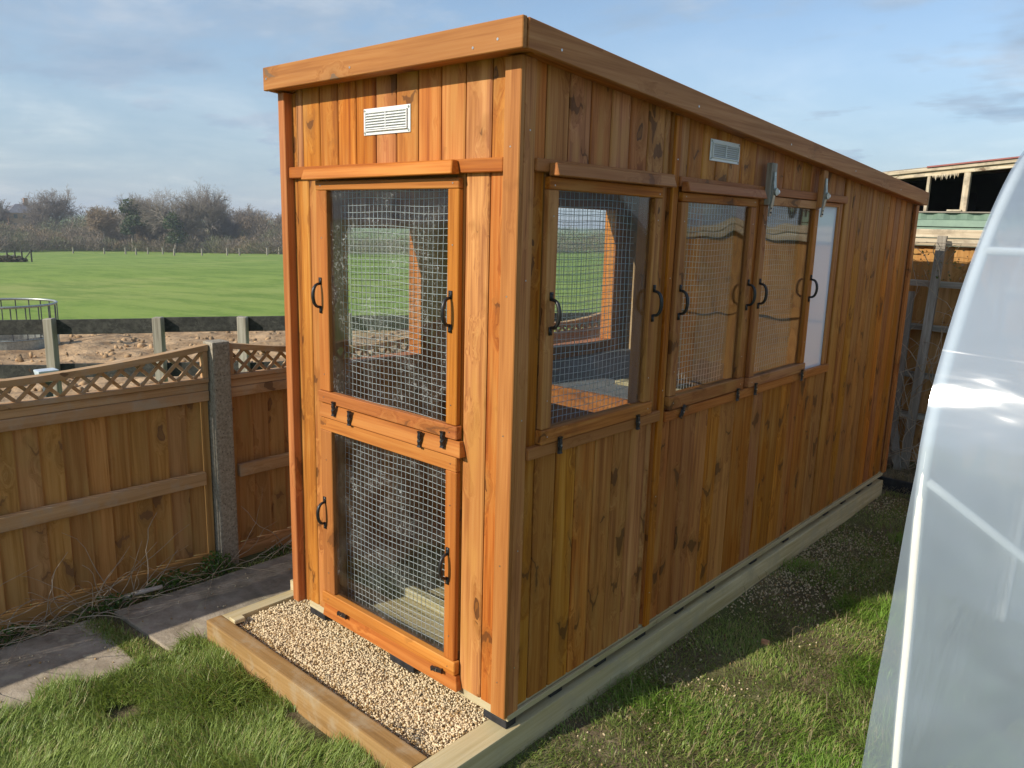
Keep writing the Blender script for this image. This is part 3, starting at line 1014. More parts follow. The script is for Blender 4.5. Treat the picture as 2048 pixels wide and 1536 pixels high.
# nails and screw heads on fascia and trims
for x, z in ((-1.255, 2.20), (-0.72, 2.186), (-0.12, 2.178), (-0.02, 2.19)):
    MB().tube([(x, FY0 + 0.001, z), (x, FY0 - 0.0012, z)], 0.004, 8).build('screw', M_STEEL, shed)
for y in (0.08, 0.9, 1.75, 2.6, 3.4, 3.95):
    z = roof_u(y) + 0.03
    MB().tube([(FX1 - 0.001, y, z), (FX1 + 0.0022, y, z)], 0.004, 8).build('screw', M_STEEL, shed)


for h_, x_a, x_b, zs_ in ((hf1, -1.003, -0.266, (1.06, 1.60, 1.797, 0.966)), (hf2, -1.003, -0.264, (0.20, 0.70, 0.853, 0.082))):
    for x in (x_a, x_b):
        for z in zs_:
            d = -0.0245 if 0.1 < z < 0.8 or 1.0 < z < 1.7 else (-0.0255 if z > 1.7 or z > 0.84 and z < 0.9 else -0.0305)
            MB().tube([(x, d + 0.001, z), (x, d - 0.0008, z)], 0.0026, 6).build('nail', M_STEEL, h_)
for h_, y_a, y_b, z0_ in ((hs1, 0.140, 0.757, 0.978), (hs2, 0.950, 1.550, 0.970), (hs3, 1.671, 2.276, 0.962)):
    for y in (y_a, y_b):
        for z, d in ((z0_, 0.030), (1.10, 0.024), (1.70, 0.024), (1.795, 0.025)):
            MB().tube([(d - 0.001, y, z), (d + 0.0008, y, z)], 0.0026, 6).build('nail', M_STEEL, h_)
for z in (0.12, 0.55, 1.0, 1.45, 1.9):
    MB().tube([(-0.022, -0.0215, z), (-0.022, -0.0228, z)], 0.0028, 6).build('nail', M_STEEL, shed)
    MB().tube([(0.0125, 0.026, z + 0.05), (0.0140, 0.026, z + 0.05)], 0.0028, 6).build('nail', M_STEEL, shed)
    MB().tube([(0.0135, 0.886, z + 0.03), (0.0150, 0.886, z + 0.03)], 0.0028, 6).build('nail', M_STEEL, shed)


# ------------------------------------------------------------------ gravel bed frame under the shed
frame = empty('timber_base_frame', (-0.7, 1.8, G), 'pale timber beams edging the gravel bed beneath the shed', 'timber edging')
box('side_beam', -0.082, 0.022, -0.42, 4.00, G - 0.03, -0.0635, W_PALE, frame, 0.006, 2)
o = box('front_beam', -1.452, -0.084, -0.355, -0.284, G - 0.03, -0.0625, W_SLEEP, frame, 0.007, 2)
o['label'] = 'older brown sleeper along the front of the gravel'
box('side_beam', -1.449, -1.388, -0.283, 0.070, G - 0.03, -0.0640, W_PALE, frame, 0.005, 2)
box('side_beam', -1.462, -1.392, 0.072, 4.00, G - 0.03, -0.020, W_PALE, frame, 0.005, 2)
box('back_beam', -1.39, -0.084, 3.90, 3.998, G - 0.03, -0.0640, W_PALE, frame, 0.005, 2)
off = box('wood_offcut', -1.386, -1.338, -0.283, -0.232, -0.071, -0.050, W_PALE, None, 0.003)
tag(off, 'small pale wood offcut lying in the front corner of the gravel bed', 'wood offcut')


def ico():
    p = (1 + 5 ** 0.5) / 2
    v = np.array([(-1, p, 0), (1, p, 0), (-1, -p, 0), (1, -p, 0), (0, -1, p), (0, 1, p), (0, -1, -p), (0, 1, -p), (p, 0, -1), (p, 0, 1), (-p, 0, -1), (-p, 0, 1)], float)
    v /= np.linalg.norm(v[0])
    f = np.array([(0, 11, 5), (0, 5, 1), (0, 1, 7), (0, 7, 10), (0, 10, 11), (1, 5, 9), (5, 11, 4), (11, 10, 2), (10, 7, 6), (7, 1, 8), (3, 9, 4), (3, 4, 2), (3, 2, 6), (3, 6, 8), (3, 8, 9), (4, 9, 5), (2, 4, 11), (6, 2, 10), (8, 6, 7), (9, 8, 1)])
    return v, f


ICO_V, ICO_F = ico()


def stones(name, pos, size, cols, mat):
    n = len(pos)
    v = np.repeat(ICO_V[None], n, 0) * (1 + 0.22 * rng.standard_normal((n, 12, 1))).clip(0.6, 1.5)
    v = v * (size[:, None, None] * rng.uniform(0.55, 1.15, (n, 1, 3)))
    an = rng.uniform(0, 2 * PI, n)
    ti = rng.uniform(-0.9, 0.9, n)
    c, s = np.cos(an)[:, None], np.sin(an)[:, None]
    ct, st = np.cos(ti)[:, None], np.sin(ti)[:, None]
    y, z = v[..., 1] * ct - v[..., 2] * st, v[..., 1] * st + v[..., 2] * ct
    x = v[..., 0]
    v = np.stack([x * c - y * s, x * s + y * c, z], -1) + pos[:, None, :]
    f = (ICO_F[None] + (np.arange(n) * 12)[:, None, None]).reshape(-1, 3)
    return tri_mesh(name, v.reshape(-1, 3), f, mat, col=np.repeat(cols, 12, 0))


def attr_mat(name, rough=0.85, spec=0.3):
    m, t = new_mat(name)
    a = t.n('ShaderNodeAttribute')
    a.attribute_name = 'col'
    nz = t.noise(t.n('ShaderNodeTexCoord').outputs['Object'], 160.0, 2.0)
    p = principled(t, t.mix(t.mapr(nz.outputs[0], 0.4, 0.75, 0.0, 0.15), a.outputs['Color'], (0.46, 0.36, 0.22)), rough, spec=spec)
    out(t, p.outputs[0])
    return m


M_STONE = attr_mat('limestone_chip')


def stone_cols(n, tan=0.18):
    base = np.array([0.80, 0.645, 0.415]) * rng.uniform(0.84, 1.10, (n, 1))
    t2 = np.array([0.42, 0.27, 0.12]) * rng.uniform(0.7, 1.2, (n, 1))
    w = (rng.random((n, 1)) < tan)
    return np.clip(np.where(w, t2, base), 0, 0.88)


box('gravel_bed', -1.386, -0.084, -0.282, 3.89, G - 0.02, -0.092, plain_mat('gravel_underlay', (0.45, 0.36, 0.23), (0.66, 0.55, 0.38), 90, 0.95, 0.9, 0.01), None, 0.0)
tag(bpy.data.objects['gravel_bed'], 'flat bed of small stones under the shed', None, kind='structure')
ng = 30000
px = np.stack([rng.uniform(-1.375, -0.092, ng), rng.uniform(-0.278, 0.22, ng), rng.uniform(-0.094, -0.080, ng)], -1)
px[:, 2] += 0.008 * np.clip((px[:, 1] + 0.25) / 0.2, -0.4, 1.0) + 0.004 * np.sin(px[:, 0] * 11) * np.sin(px[:, 1] * 17)
gsz = rng.uniform(0.0030, 0.0056, ng)
tan_p = np.where(px[:, 1] < -0.235, 0.6, 0.10)
gc = np.where(rng.random((ng, 1)) < tan_p[:, None], np.array([0.44, 0.29, 0.13]) * rng.uniform(0.7, 1.25, (ng, 1)), stone_cols(ng, 0.08))
o = stones('gravel', px, gsz, gc, M_STONE)
tag(o, 'cream limestone chippings filling the timber frame in front of the shed', 'gravel', kind='stuff')
# black plastic edges and wisps of weed membrane poking out of the gravel
mem = MB()
for k in range(26):
    x, y = rng.uniform(-0.75, -0.12), rng.uniform(-0.24, -0.04)
    if k < 9:
        x, y = rng.uniform(-0.35, -0.1), rng.uniform(-0.27, -0.20)
    a = rng.uniform(0, 6.28)
    pts = []
    r0 = rng.uniform(0.01, 0.035)
    for q in range(7):
        pts.append((x + r0 * math.cos(a + q * 0.5), y + r0 * math.sin(a + q * 0.5), -0.079 + 0.010 * math.sin(q / 6 * PI)))
    mem.tube(pts, 0.0011, 4)
o = mem.build('membrane_threads', M_BLACK)
tag(o, 'frayed black weed membrane threads poking out of the cream gravel', 'threads', kind='stuff')


# ------------------------------------------------------------------ path of concrete slabs
def concrete_mat():
    m, t = new_mat('old_concrete')
    vec, r = rnd_coords(t)
    a = t.noise(vec, 9.0, 6.0, 0.7)
    b = t.noise(vec, 2.3, 3.0, 0.6)
    col = t.ramp(a.outputs[0], [(0.3, (0.22, 0.18, 0.13)), (0.5, (0.36, 0.30, 0.225)), (0.7, (0.48, 0.41, 0.32))])
    c = t.noise(vec, 11.0, 2.0, 0.5, 0.6)
    col = t.mix(t.mapr(c.outputs[0], 0.64, 0.67, 0.0, 0.7), col, (0.46, 0.40, 0.28))
    col = t.mix(t.mapr(b.outputs[0], 0.5, 0.75, 0.0, 0.6), col, (0.09, 0.085, 0.055))
    p = principled(t, col, 0.92, a.outputs[0], 0.8, 0.012, 0.25)
    out(t, p.outputs[0])
    return m


M_CONC = concrete_mat()
path = bpy.data.objects.new('path', None)
COL.objects.link(path)
path.location = (-1.73, 0.0, G)
tag(path, 'worn concrete slab path beside the fence', None, kind='structure')
for y0, y1 in ((-3.0, -1.66), (-1.64, -0.640), (-0.530, 0.62), (0.64, 1.9), (1.92, 4.2)):
    hexa('slab', [(-2.01, y0, G - 0.04), (-1.452 if y0 < -0.5 else -1.47, y0 + 0.03, G - 0.04), (-1.475, y1, G - 0.04), (-2.01, y1, G - 0.04),
                  (-2.01, y0, G + 0.009), (-1.452 if y0 < -0.5 else -1.47, y0 + 0.03, G + 0.009), (-1.475, y1, G + 0.009), (-2.01, y1, G + 0.009)], M_CONC, path, 0.006, 2)


# ------------------------------------------------------------------ grass
def blades(name, pos, length, width, lean, cols, mat, heading=None):
    """Grass blades: three faces each, bending over; cols per blade."""
    n = len(pos)
    h = rng.uniform(0, 2 * PI, n) if heading is None else heading
    d = np.stack([np.cos(h), np.sin(h), np.zeros(n)], -1)
    w = np.stack([-np.sin(h), np.cos(h), np.zeros(n)], -1) * width[:, None] * 0.5
    up = np.array([0, 0, 1.0])
    b = np.clip(lean, 0, 1.5)
    mid = pos + d * (length * 0.55 * np.sin(b * 0.6))[:, None] + up * (length * 0.55 * np.cos(b * 0.6))[:, None]
    tip = mid + d * (length * 0.45 * np.sin(b * 1.35))[:, None] + up * (length * 0.45 * np.cos(b * 1.35))[:, None]
    v = np.stack([pos - w, pos + w, mid - w * 0.8, mid + w * 0.8, tip], 1)
    base = (np.arange(n) * 5)[:, None]
    f = np.concatenate([base + np.array([[0, 1, 3]]), base + np.array([[0, 3, 2]]), base + np.array([[2, 3, 4]])], 0)
    c = np.repeat(cols[:, None, :], 5, 1)
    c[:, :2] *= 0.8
    return tri_mesh(name, v.reshape(-1, 3), f, mat, col=c.reshape(-1, 3))


M_GRASS = leaf_mat('grass_blade', 0.35, 0.45)


def vnoise(x, y, s, seed=0):
    """cheap smooth value noise 0..1"""
    r = np.random.default_rng(seed)
    tab = r.random((64, 64))
    u, v = x * s + 100.3, y * s + 57.7
    i, j = np.floor(u).astype(int), np.floor(v).astype(int)
    fu, fv = u - i, v - j
    fu, fv = fu * fu * (3 - 2 * fu), fv * fv * (3 - 2 * fv)
    g = lambda a, b: tab[a % 64, b % 64]
    return (g(i, j) * (1 - fu) + g(i + 1, j) * fu) * (1 - fv) + (g(i, j + 1) * (1 - fu) + g(i + 1, j + 1) * fu) * fv


def grass_cols(n, x, y, dry=0.12):
    a = np.array([0.150, 0.240, 0.034])
    b = np.array([0.370, 0.450, 0.120])
    q = rng.random((n, 1)) * 0.6 + 0.4 * vnoise(x, y, 3.0, 5)[:, None]
    c = a * (1 - q) + b * q
    d = np.array([0.46, 0.38, 0.18]) * rng.uniform(0.7, 1.1, (n, 1))
    return np.where(rng.random((n, 1)) < dry, d, c)


# left lawn: long lush grass in front of the gravel bed and beside the path
n = 105000
x, y = rng.uniform(-1.50, 1.9, n), rng.uniform(-2.3, -0.36, n)
near = rng.random(n) < 0.75
x = np.where(near, rng.uniform(-1.54, -0.05, n), x)
y = np.where(near, rng.uniform(-1.45, -0.36, n), y)
edge = -1.47 + 0.13 * (vnoise(x, y, 9, 3) - 0.5)
bare = vnoise(x, y, 4.5, 9) + 0.25 * np.exp(-((y + 0.40) / 0.05) ** 2) * (x > -0.95) * vnoise(x, y, 7, 11)
keep = (x > edge) & (bare < 0.86)
x, y = x[keep], y[keep]
n = len(x)
ln = rng.uniform(0.030, 0.090, n) * (0.55 + 0.8 * vnoise(x, y, 6, 2))
hd = 0.6 + 7.0 * vnoise(x, y, 3.4, 21) + rng.normal(0, 1.0, n)
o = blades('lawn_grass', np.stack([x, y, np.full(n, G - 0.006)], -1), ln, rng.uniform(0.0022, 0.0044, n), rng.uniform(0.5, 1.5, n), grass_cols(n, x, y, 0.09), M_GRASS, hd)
tag(o, 'long lush green grass in front of the gravel bed', 'grass', kind='stuff')

# right lawn: short, patchy, trodden grass between the shed and the tunnel
n = 185000
x, y = rng.uniform(0.03, 1.6, n), rng.uniform(-0.9, 4.25, n)
far_ok = rng.random(n) < np.clip(1.15 - 0.14 * y, 0.45, 1)
p = vnoise(x, y, 2.6, 31) * 0.6 + vnoise(x, y, 8, 33) * 0.4
trod = np.exp(-((x - 0.10) / 0.28) ** 2) * (y > 0.3)
keep = far_ok & (rng.random(n) < np.clip(1.95 - 1.5 * p - 0.75 * trod, 0.08, 1))
x, y, p = x[keep], y[keep], p[keep]
n = len(x)
lush = np.clip((vnoise(x, y, 3.6, 41) - 0.52) * 4, 0, 1) * np.where(p < 0.55, 1.0, 0.3) + np.clip((x - 0.45) * 2.2, 0, 1) * np.clip((1.3 - y) * 1.6, 0, 1)
lush = np.clip(lush, 0, 1)
ln = rng.uniform(0.012, 0.040, n) * (1.5 - 0.9 * p) * (1 + 1.5 * lush)
hd = 1.0 + 7.5 * vnoise(x, y, 4.2, 23) + rng.normal(0, 1.1, n)
lawn_c = np.where(rng.random((n, 1)) < 0.75 * lush[:, None], np.array([0.20, 0.34, 0.045]) * rng.uniform(0.7, 1.4, (n, 1)), grass_cols(n, x, y, 0.24))
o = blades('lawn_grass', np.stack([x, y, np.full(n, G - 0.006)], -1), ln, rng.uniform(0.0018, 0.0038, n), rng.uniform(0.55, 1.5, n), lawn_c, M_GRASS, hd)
tag(o, 'short patchy grass between the shed and the polytunnel', 'grass', kind='stuff')
# stray chippings trodden into it
n = 7500
x = np.abs(rng.normal(0.0, 0.27, n)) + 0.03
y = rng.uniform(0.15, 4.0, n)
cl = vnoise(x, y, 2.2, 51) + 0.35 * np.exp(-((y - 2.4) / 0.9) ** 2)
k = (rng.random(n) < np.clip(cl * 1.5 - 0.45, 0.03, 1) * np.clip((y - 0.35) * 1.6, 0.10, 1)) & (x < 1.1)
x, y = x[k], y[k]
x2, y2 = rng.normal(0.38, 0.035, 60), rng.normal(0.93, 0.05, 60)
x3, y3 = rng.uniform(-0.32, -0.10, 45), rng.normal(-0.395, 0.02, 45)
x4, y4 = rng.uniform(-1.95, -1.46, 55), rng.uniform(-1.2, 0.35, 55)
x5, y5 = rng.uniform(0.3, 1.0, 60), rng.uniform(0.1, 3.0, 60)
x, y = np.concatenate([x, x2, x3, x4, x5]), np.concatenate([y, y2, y3, y4, y5])
zz = np.where((x < -1.4), G + 0.011, G + 0.001)
o = stones('scattered_chippings', np.stack([x, y, zz], -1), rng.uniform(0.0026, 0.0066, len(x)), stone_cols(len(x), 0.25) * 0.80, M_STONE)
tag(o, 'stray pale stone chips scattered over the grass and path', 'stone chips', kind='stuff')
# dead straw on the right lawn and at the far bed
n = 2600
x = np.concatenate([rng.uniform(0.05, 1.1, 900), rng.uniform(-0.6, 0.8, 1700)])
y = np.concatenate([rng.uniform(0.3, 4.0, 900), rng.uniform(4.05, 4.72, 1700)])
z = np.where(y > 4.25, G + 0.06, G + 0.004)
o = blades('dead_straw', np.stack([x, y, z], -1), rng.uniform(0.03, 0.14, n), rng.uniform(0.002, 0.004, n), rng.uniform(1.1, 1.5, n), np.array([[0.34, 0.27, 0.16]]) * rng.uniform(0.55, 1.2, (n, 1)), M_GRASS)
tag(o, 'pale dead straw lying by the far flower bed', 'straw', kind='stuff')
# grass growing in the joint of the path and along its edges
n = 6500
xa = rng.uniform(-1.98, -1.44, n)
ya = rng.normal(-0.588, 0.030, n) + (xa + 1.45) * 0.10
xb = rng.normal(-2.04, 0.025, n)
yb = rng.uniform(-1.6, 1.5, n)
x = np.where(np.arange(n) % 3 > 0, xa, xb)
y = np.where(np.arange(n) % 3 > 0, ya, yb)
o = blades('joint_grass', np.stack([x, y, np.full(n, G)], -1), rng.uniform(0.01, 0.035, n), rng.uniform(0.002, 0.0035, n), rng.uniform(0.3, 1.4, n), grass_cols(n, x, y, 0.25), M_GRASS)
tag(o, 'thin grass growing in the joint between the path slabs', 'grass', kind='stuff')

br = box('brick_shard', 0.315, 0.352, 1.372, 1.402, G - 0.004, G + 0.022, plain_mat('orange_brick', (0.42, 0.19, 0.09), (0.55, 0.30, 0.17), 40, 0.9, 0.4, 0.004), None, 0.004)
br.rotation_euler = (0.25, 0.1, 0.4)
tag(br, 'small orange brick shard lying on the grass at the shadow edge', 'brick shard')


# ------------------------------------------------------------------ garden fence on the left
FXX = -2.15            # plane of the rails' faces


def panel(y0, y1, label, ztop_mid, ztop_end, seed):
    r = random.Random(seed)
    root = empty('fence_panel', (FXX, (y0 + y1) / 2, G), label, 'fence panel', 'timber fence panels along the path')
    yc = (y0 + y1) / 2

    def zt(y):
        q = abs(y - yc) / ((y1 - y0) / 2)
        return ztop_mid + (ztop_end - ztop_mid) * q ** 1.6
    # overlapping upright boards behind the rails
    k = 0
    y = y0 + 0.035
    while y < y1 - 0.05:
        w = 0.096
        ye = min(y + w + 0.012, y1 - 0.03)
        hexa('fence_board', [(FXX - 0.048, y, -0.09), (FXX - 0.031, ye, -0.09), (FXX - 0.043, ye, -0.09), (FXX - 0.052, y, -0.09),
                             (FXX - 0.048, y, 0.79), (FXX - 0.031, ye, 0.79), (FXX - 0.043, ye, 0.79), (FXX - 0.052, y, 0.79)], W_FENCE['z'], root)
        y += w
        k += 1
    box('end_stile', FXX - 0.052, FXX - 0.014, y0, y0 + 0.036, -0.10, 0.80, W_FENCE, root)
    box('end_stile', FXX - 0.052, FXX - 0.014, y1 - 0.036, y1, -0.10, 0.80, W_FENCE, root)
    box('fence_rail', FXX - 0.029, FXX + 0.008, y0 + 0.037, y1 - 0.037, 0.297, 0.366, W_RAIL, root, 0.004)
    box('fence_rail', FXX - 0.029, FXX + 0.006, y0, y1, 0.742, 0.795, W_RAIL, root, 0.003)
    box('fence_rail', FXX - 0.030, FXX + 0.002, y0, y1, 0.796, 0.838, W_RAIL, root, 0.003)
    box('gravel_board', FXX - 0.045, FXX - 0.012, y0, y1, G - 0.06, -0.092, W_FENCE, root, 0.004)
    box('lattice_frame', FXX - 0.030, FXX + 0.012, y0, y1, 0.8395, 0.862, W_RAIL, root, 0.002)
    # curved top rail
    nseg = 14
    vs = []
    for i in range(nseg + 1):
        yy = y0 + (y1 - y0) * i / nseg
        z = zt(yy)
        vs += [(FXX - 0.034, yy, z - 0.030), (FXX + 0.016, yy, z - 0.030), (FXX + 0.016, yy, z), (FXX - 0.034, yy, z)]
    fs = [(0, 1, 2, 3), tuple(reversed(range(4 * nseg, 4 * nseg + 4)))]
    for i in range(nseg):
        for q in range(4):
            fs.append((4 * i + q, 4 * i + 4 + q, 4 * i + 4 + (q + 1) % 4, 4 * i + (q + 1) % 4))
    mesh_obj('lattice_frame', vs, [tuple(reversed(q)) for q in fs], W_RAIL['y'], root)
    for ya in (y0 + 0.001, y1 - 0.026):
        box('lattice_frame', FXX - 0.028, FXX + 0.010, ya, ya + 0.025, 0.863, zt(ya) - 0.031, W_RAIL, root, 0.001)
    # diagonal slats in two layers
    zb = 0.862
    for s, dx in ((1, 0.0), (-1, -0.011)):
        t = y0 - 0.3
        while t < y1 + 0.3:
            # from (t, zb) upwards at 45 degrees until the top rail or the end stile
            ya, za = t, zb
            if ya < y0 + 0.02:
                if s < 0:
                    t += 0.088
                    continue
                za = zb + (y0 + 0.02 - ya)
                ya = y0 + 0.02
            if ya > y1 - 0.02:
                if s > 0:
                    t += 0.088
                    continue
                za = zb + (ya - (y1 - 0.02))
                ya = y1 - 0.02
            yb, zz = ya, za
            while zz < zt(yb) - 0.031 and y0 + 0.015 < yb < y1 - 0.015:
                yb += s * 0.004
                zz += 0.004
            if zz - za > 0.025:
                h = 0.0056
                vs = []
                for dd in (-0.010, 0.0):
                    for (yy, z) in ((ya, za), (yb, zz)):
                        vs += [(FXX + dx + dd, yy + s * h, z - h), (FXX + dx + dd, yy - s * h, z + h)]
                f6 = [(0, 1, 3, 2), (4, 6, 7, 5), (0, 4, 5, 1), (2, 3, 7, 6), (0, 2, 6, 4), (1, 5, 7, 3)]
                o = mesh_obj('lattice_slat', vs, f6, W_RAIL['y'], root)
                bmx = bmesh.new()
                bmx.from_mesh(o.data)
                bmesh.ops.recalc_face_normals(bmx, faces=bmx.faces[:])
                bmx.to_mesh(o.data)
                bmx.free()
            t += 0.088
    return root


panel(-1.735, 0.060, 'timber fence panel with curved lattice top left of the concrete post', 0.965, 1.034, 1)
panel(0.172, 1.967, 'timber fence panel with lattice top between the concrete post and shed', 0.935, 1.032, 2)
panel(2.08, 3.90, 'timber fence panel hidden behind the long side of the shed', 0.935, 1.032, 3)
panel(-3.64, -1.85, 'timber fence panel nearest the camera at the left picture edge', 0.965, 1.034, 4)


def conc_post(y, label):
    vs = boxv(-2.205, -2.105, y - 0.048, y + 0.048, G - 0.1, 1.045)
    m = MB()
    m.add(vs, BOXF)
    o = m.build('concrete_post', M_POST)
    bevel_mesh(o.data, 0.012, 2)
    for v in o.data.vertices:
        if v.co.z > 0.5:
            v.co.z += 0.012 * (0.5 - abs(v.co.x) * 8)
    tag(o, label, 'fence post', 'concrete fence posts')


conc_post(0.116, 'rough grey-brown concrete fence post standing left of the shed')
conc_post(2.02, 'concrete fence post behind the shed')
conc_post(-1.79, 'concrete fence post at the left edge of the picture')


# dead bramble stems and weeds along the fence foot
def dead_stems(name, label, y0, y1, n, seed, zmax=0.30):
    r = random.Random(seed)
    root = empty(name, (-2.05, (y0 + y1) / 2, G), label, 'dead stems', 'dead stems along the fence')
    for k in range(n):
        y = r.uniform(y0, y1)
        x = r.uniform(-2.10, -2.02)
        p = Vector((x, y, G))
        a = r.uniform(-1.9, 1.9)
        d = Vector((0.3 * math.cos(a) + 0.12, math.sin(a), r.uniform(0.3, 1.1))).normalized()
        pts = [p.copy()]
        ln = r.uniform(0.18, 0.62)
        for i in range(8):
            d += Vector((r.uniform(-0.3, 0.34), r.uniform(-0.32, 0.32), r.uniform(-0.36, 0.22)))
            d.normalize()
            p = p + d * ln / 8
            if p.z < G + 0.012:
                p.z = G + 0.012 + r.uniform(0, 0.02)
                d.z = abs(d.z) * 0.4
            p.x = max(p.x, FXX + 0.03)
            pts.append(p.copy())
        rr = r.uniform(0.0017, 0.0040)
        MB().tube(pts, [rr * (1 - 0.7 * i / 8) for i in range(9)], 5).build('stem', M_STEM, root, True)
    return root


M_STEM = plain_mat('dead_stem', (0.30, 0.23, 0.155), (0.50, 0.40, 0.28), 20, 0.85, 0.2, 0.002)
dead_stems('dead_bramble', 'tangle of dead bramble stems against the left fence panel', -1.45, -0.25, 92, 3)
dead_stems('dead_bramble', 'few dead bramble stems at the foot of the concrete post', -0.15, 0.30, 14, 4)
dead_stems('dead_bramble', 'dead stems by the fence behind the shed corner', 0.3, 0.9, 14, 5)


def leaf_cluster(cx, cy, cz, rx, ry, rz, n, size, c1, c2, seed, flat=0.3):
    r = np.random.default_rng(seed)
    u = r.normal(0, 1, (n, 3))
    u /= np.linalg.norm(u, axis=1)[:, None]
    u *= (r.random((n, 1)) ** 0.4)
    p = u * np.array([rx, ry, rz]) + np.array([cx, cy, cz])
    p[:, 2] = np.abs(p[:, 2] - cz) + cz
    a = r.normal(0, 1, (n, 3))
    a[:, 2] *= flat
    a /= np.linalg.norm(a, axis=1)[:, None]
    b = np.cross(a, r.normal(0, 1, (n, 3)))
    b /= np.linalg.norm(b, axis=1)[:, None]
    s = size * r.uniform(0.6, 1.3, (n, 1))
    v = np.stack([p - a * s, p + b * s * 0.62 - a * s * 0.1, p + a * s, p - b * s * 0.62 - a * s * 0.1], 1).reshape(-1, 3)
    f = np.arange(n * 4).reshape(n, 4)
    q = r.random((n, 1))
    c = np.array(c1) * (1 - q) + np.array(c2) * q
    return v, f, np.repeat(c, 4, 0)


M_LEAF = leaf_mat('leaf', 0.3, 0.45)


def weed(label, cx, cy, rx, ry, rz, n, size, seed):
    root = empty('weed_plant', (cx, cy, G), label, 'plant', 'low green weeds along the fence')
    v, f, c = leaf_cluster(cx, cy, G + 0.005, rx, ry, rz, n, size, (0.045, 0.105, 0.020), (0.11, 0.19, 0.035), seed)
    tri_mesh('leaves', v, f, M_LEAF, root, col=c)
    st = MB()
    r = random.Random(seed)
    for k in range(10):
        st.tube([(cx, cy, G), (cx + r.uniform(-rx, rx) * 0.7, cy + r.uniform(-ry, ry) * 0.7, G + rz * r.uniform(0.4, 0.9))], [0.002, 0.001], 4)
    st.build('stems', M_STEM, root)


weed('bushy green weed at the foot of the concrete post', -2.06, 0.0, 0.055, 0.12, 0.13, 420, 0.010, 1)
weed('low green ivy patch under the left fence panel', -2.06, -0.24, 0.05, 0.14, 0.09, 360, 0.010, 2)
weed('thin green weed among the dead brambles', -2.05, -0.55, 0.05, 0.15, 0.08, 260, 0.011, 3)
weed('small green weed at the far left of the path edge', -2.05, -0.95, 0.05, 0.14, 0.07, 200, 0.011, 4)
weed('small green tuft by the fence near the shed corner', -2.07, 0.36, 0.04, 0.12, 0.05, 160, 0.009, 5)
stick = MB().tube([(-2.075, -0.47, G + 0.03), (-2.05, -0.40, G + 0.042), (-2.005, -0.30, G + 0.055)], [0.010, 0.012, 0.010], 7).build('stick', plain_mat('bleached_wood', (0.40, 0.36, 0.30), (0.55, 0.50, 0.43), 25, 0.8, 0.2, 0.002), None, True)
tag(stick, 'bleached pale stick lying on the weeds beneath the fence', 'stick')


# ------------------------------------------------------------------ paddock fence, feeder, mud
def cam_ray(u, v):
    M = cam.rotation_euler.to_matrix()
    return (M @ Vector(((u - 1024) / 1571.2, -(v - 768) / 1571.2, -1.0)))


def on_field(u, t):
    """point on the field below the pixel column u at depth t"""
    d = cam_ray(u, 430)
    p = Vector(cam.location) + d * t
    return Vector((p.x, p.y, float(field_z(np.array(p.x), np.array(p.y)))))


pf = empty('paddock_fence', (-6.3, 1.5, -0.6), 'weathered dark post and rail fence around the paddock', 'fence')
pA, pB = Vector((-6.90, 0.86)), Vector((-5.56, 2.17))
pd = (pB - pA)
plen = pd.length
pd = pd / plen
pn = Vector((pd.y, -pd.x))         # towards the garden


def fpt(s, o, z):
    q = pA + pd * s + pn * o
    return (q.x, q.y, z)


def fbox(name, s0, s1, o0, o1, z0a, z1a, z0b, z1b, mat, bev=0.004):
    vs = [fpt(s0, o1, z0a), fpt(s1, o1, z0b), fpt(s1, o0, z0b), fpt(s0, o0, z0a), fpt(s0, o1, z1a), fpt(s1, o1, z1b), fpt(s1, o0, z1b), fpt(s0, o0, z1a)]
    return hexa(name, vs, mat, pf, bev)


def ftop(s):
    return 0.640 + 0.035 * s


posts_s = [-3.0, -2.0, -1.0, 0.0, 1.05, 1.874, 2.9, 3.9, 4.9, 5.9, 6.9]
for i, s in enumerate(posts_s):
    q = fpt(s, 0, 0)
    zg = float(field_z(np.array(q[0]), np.array(q[1])))
    fbox('post', s - 0.045, s + 0.045, -0.005, 0.085, zg - 0.1, ftop(s) + random.uniform(0.0, 0.03), zg - 0.1, ftop(s) + random.uniform(-0.01, 0.025), W_GREY['z'], 0.006)
for s0, s1 in zip(posts_s[:-1], posts_s[1:]):
    j = random.uniform(-0.01, 0.01)
    fbox('rail', s0 + 0.002, s1 - 0.002, -0.035, -0.006, ftop(s0) - 0.155 + j, ftop(s0) - 0.008 + j, ftop(s1) - 0.155 + j, ftop(s1) - 0.008 + j, W_DARK['x'])
    j = random.uniform(-0.02, 0.02)
    fbox('rail', s0 + 0.002, s1 - 0.002, -0.035, -0.006, ftop(s0) - 0.60 + j, ftop(s0) - 0.46 + j, ftop(s1) - 0.60 - j, ftop(s1) - 0.46 - j, W_DARK['x'])

# muddy ground round the feeder
mud_m = plain_mat('churned_mud', (0.24, 0.145, 0.07), (0.54, 0.36, 0.20), 2.2, 0.9, 1.0, 0.12, detail=7.0, obj=False)
ms = []
mx = np.linspace(-20.5, -7.6, 70)
my = np.linspace(-6.5, 15.0, 90)
MX, MY = np.meshgrid(mx, my, indexing='ij')
shape = 1 - ((MX + 13.8) / 5.2) ** 2 - ((MY - 4.2) / 9.5) ** 2 + 0.5 * (vnoise(MX, MY, 0.8, 61) - 0.5)
MZ = field_z(MX, MY) + 0.075 + 0.16 * (vnoise(MX, MY, 2.1, 62) - 0.4) * np.clip(shape * 2, 0, 1) + 0.06 * (vnoise(MX, MY, 5.0, 63) - 0.5)
MZ = np.where(shape > 0, MZ, field_z(MX, MY) - 0.12)
mi, mj = np.meshgrid(np.arange(69), np.arange(89), indexing='ij')
ma = (mi * 90 + mj).ravel()
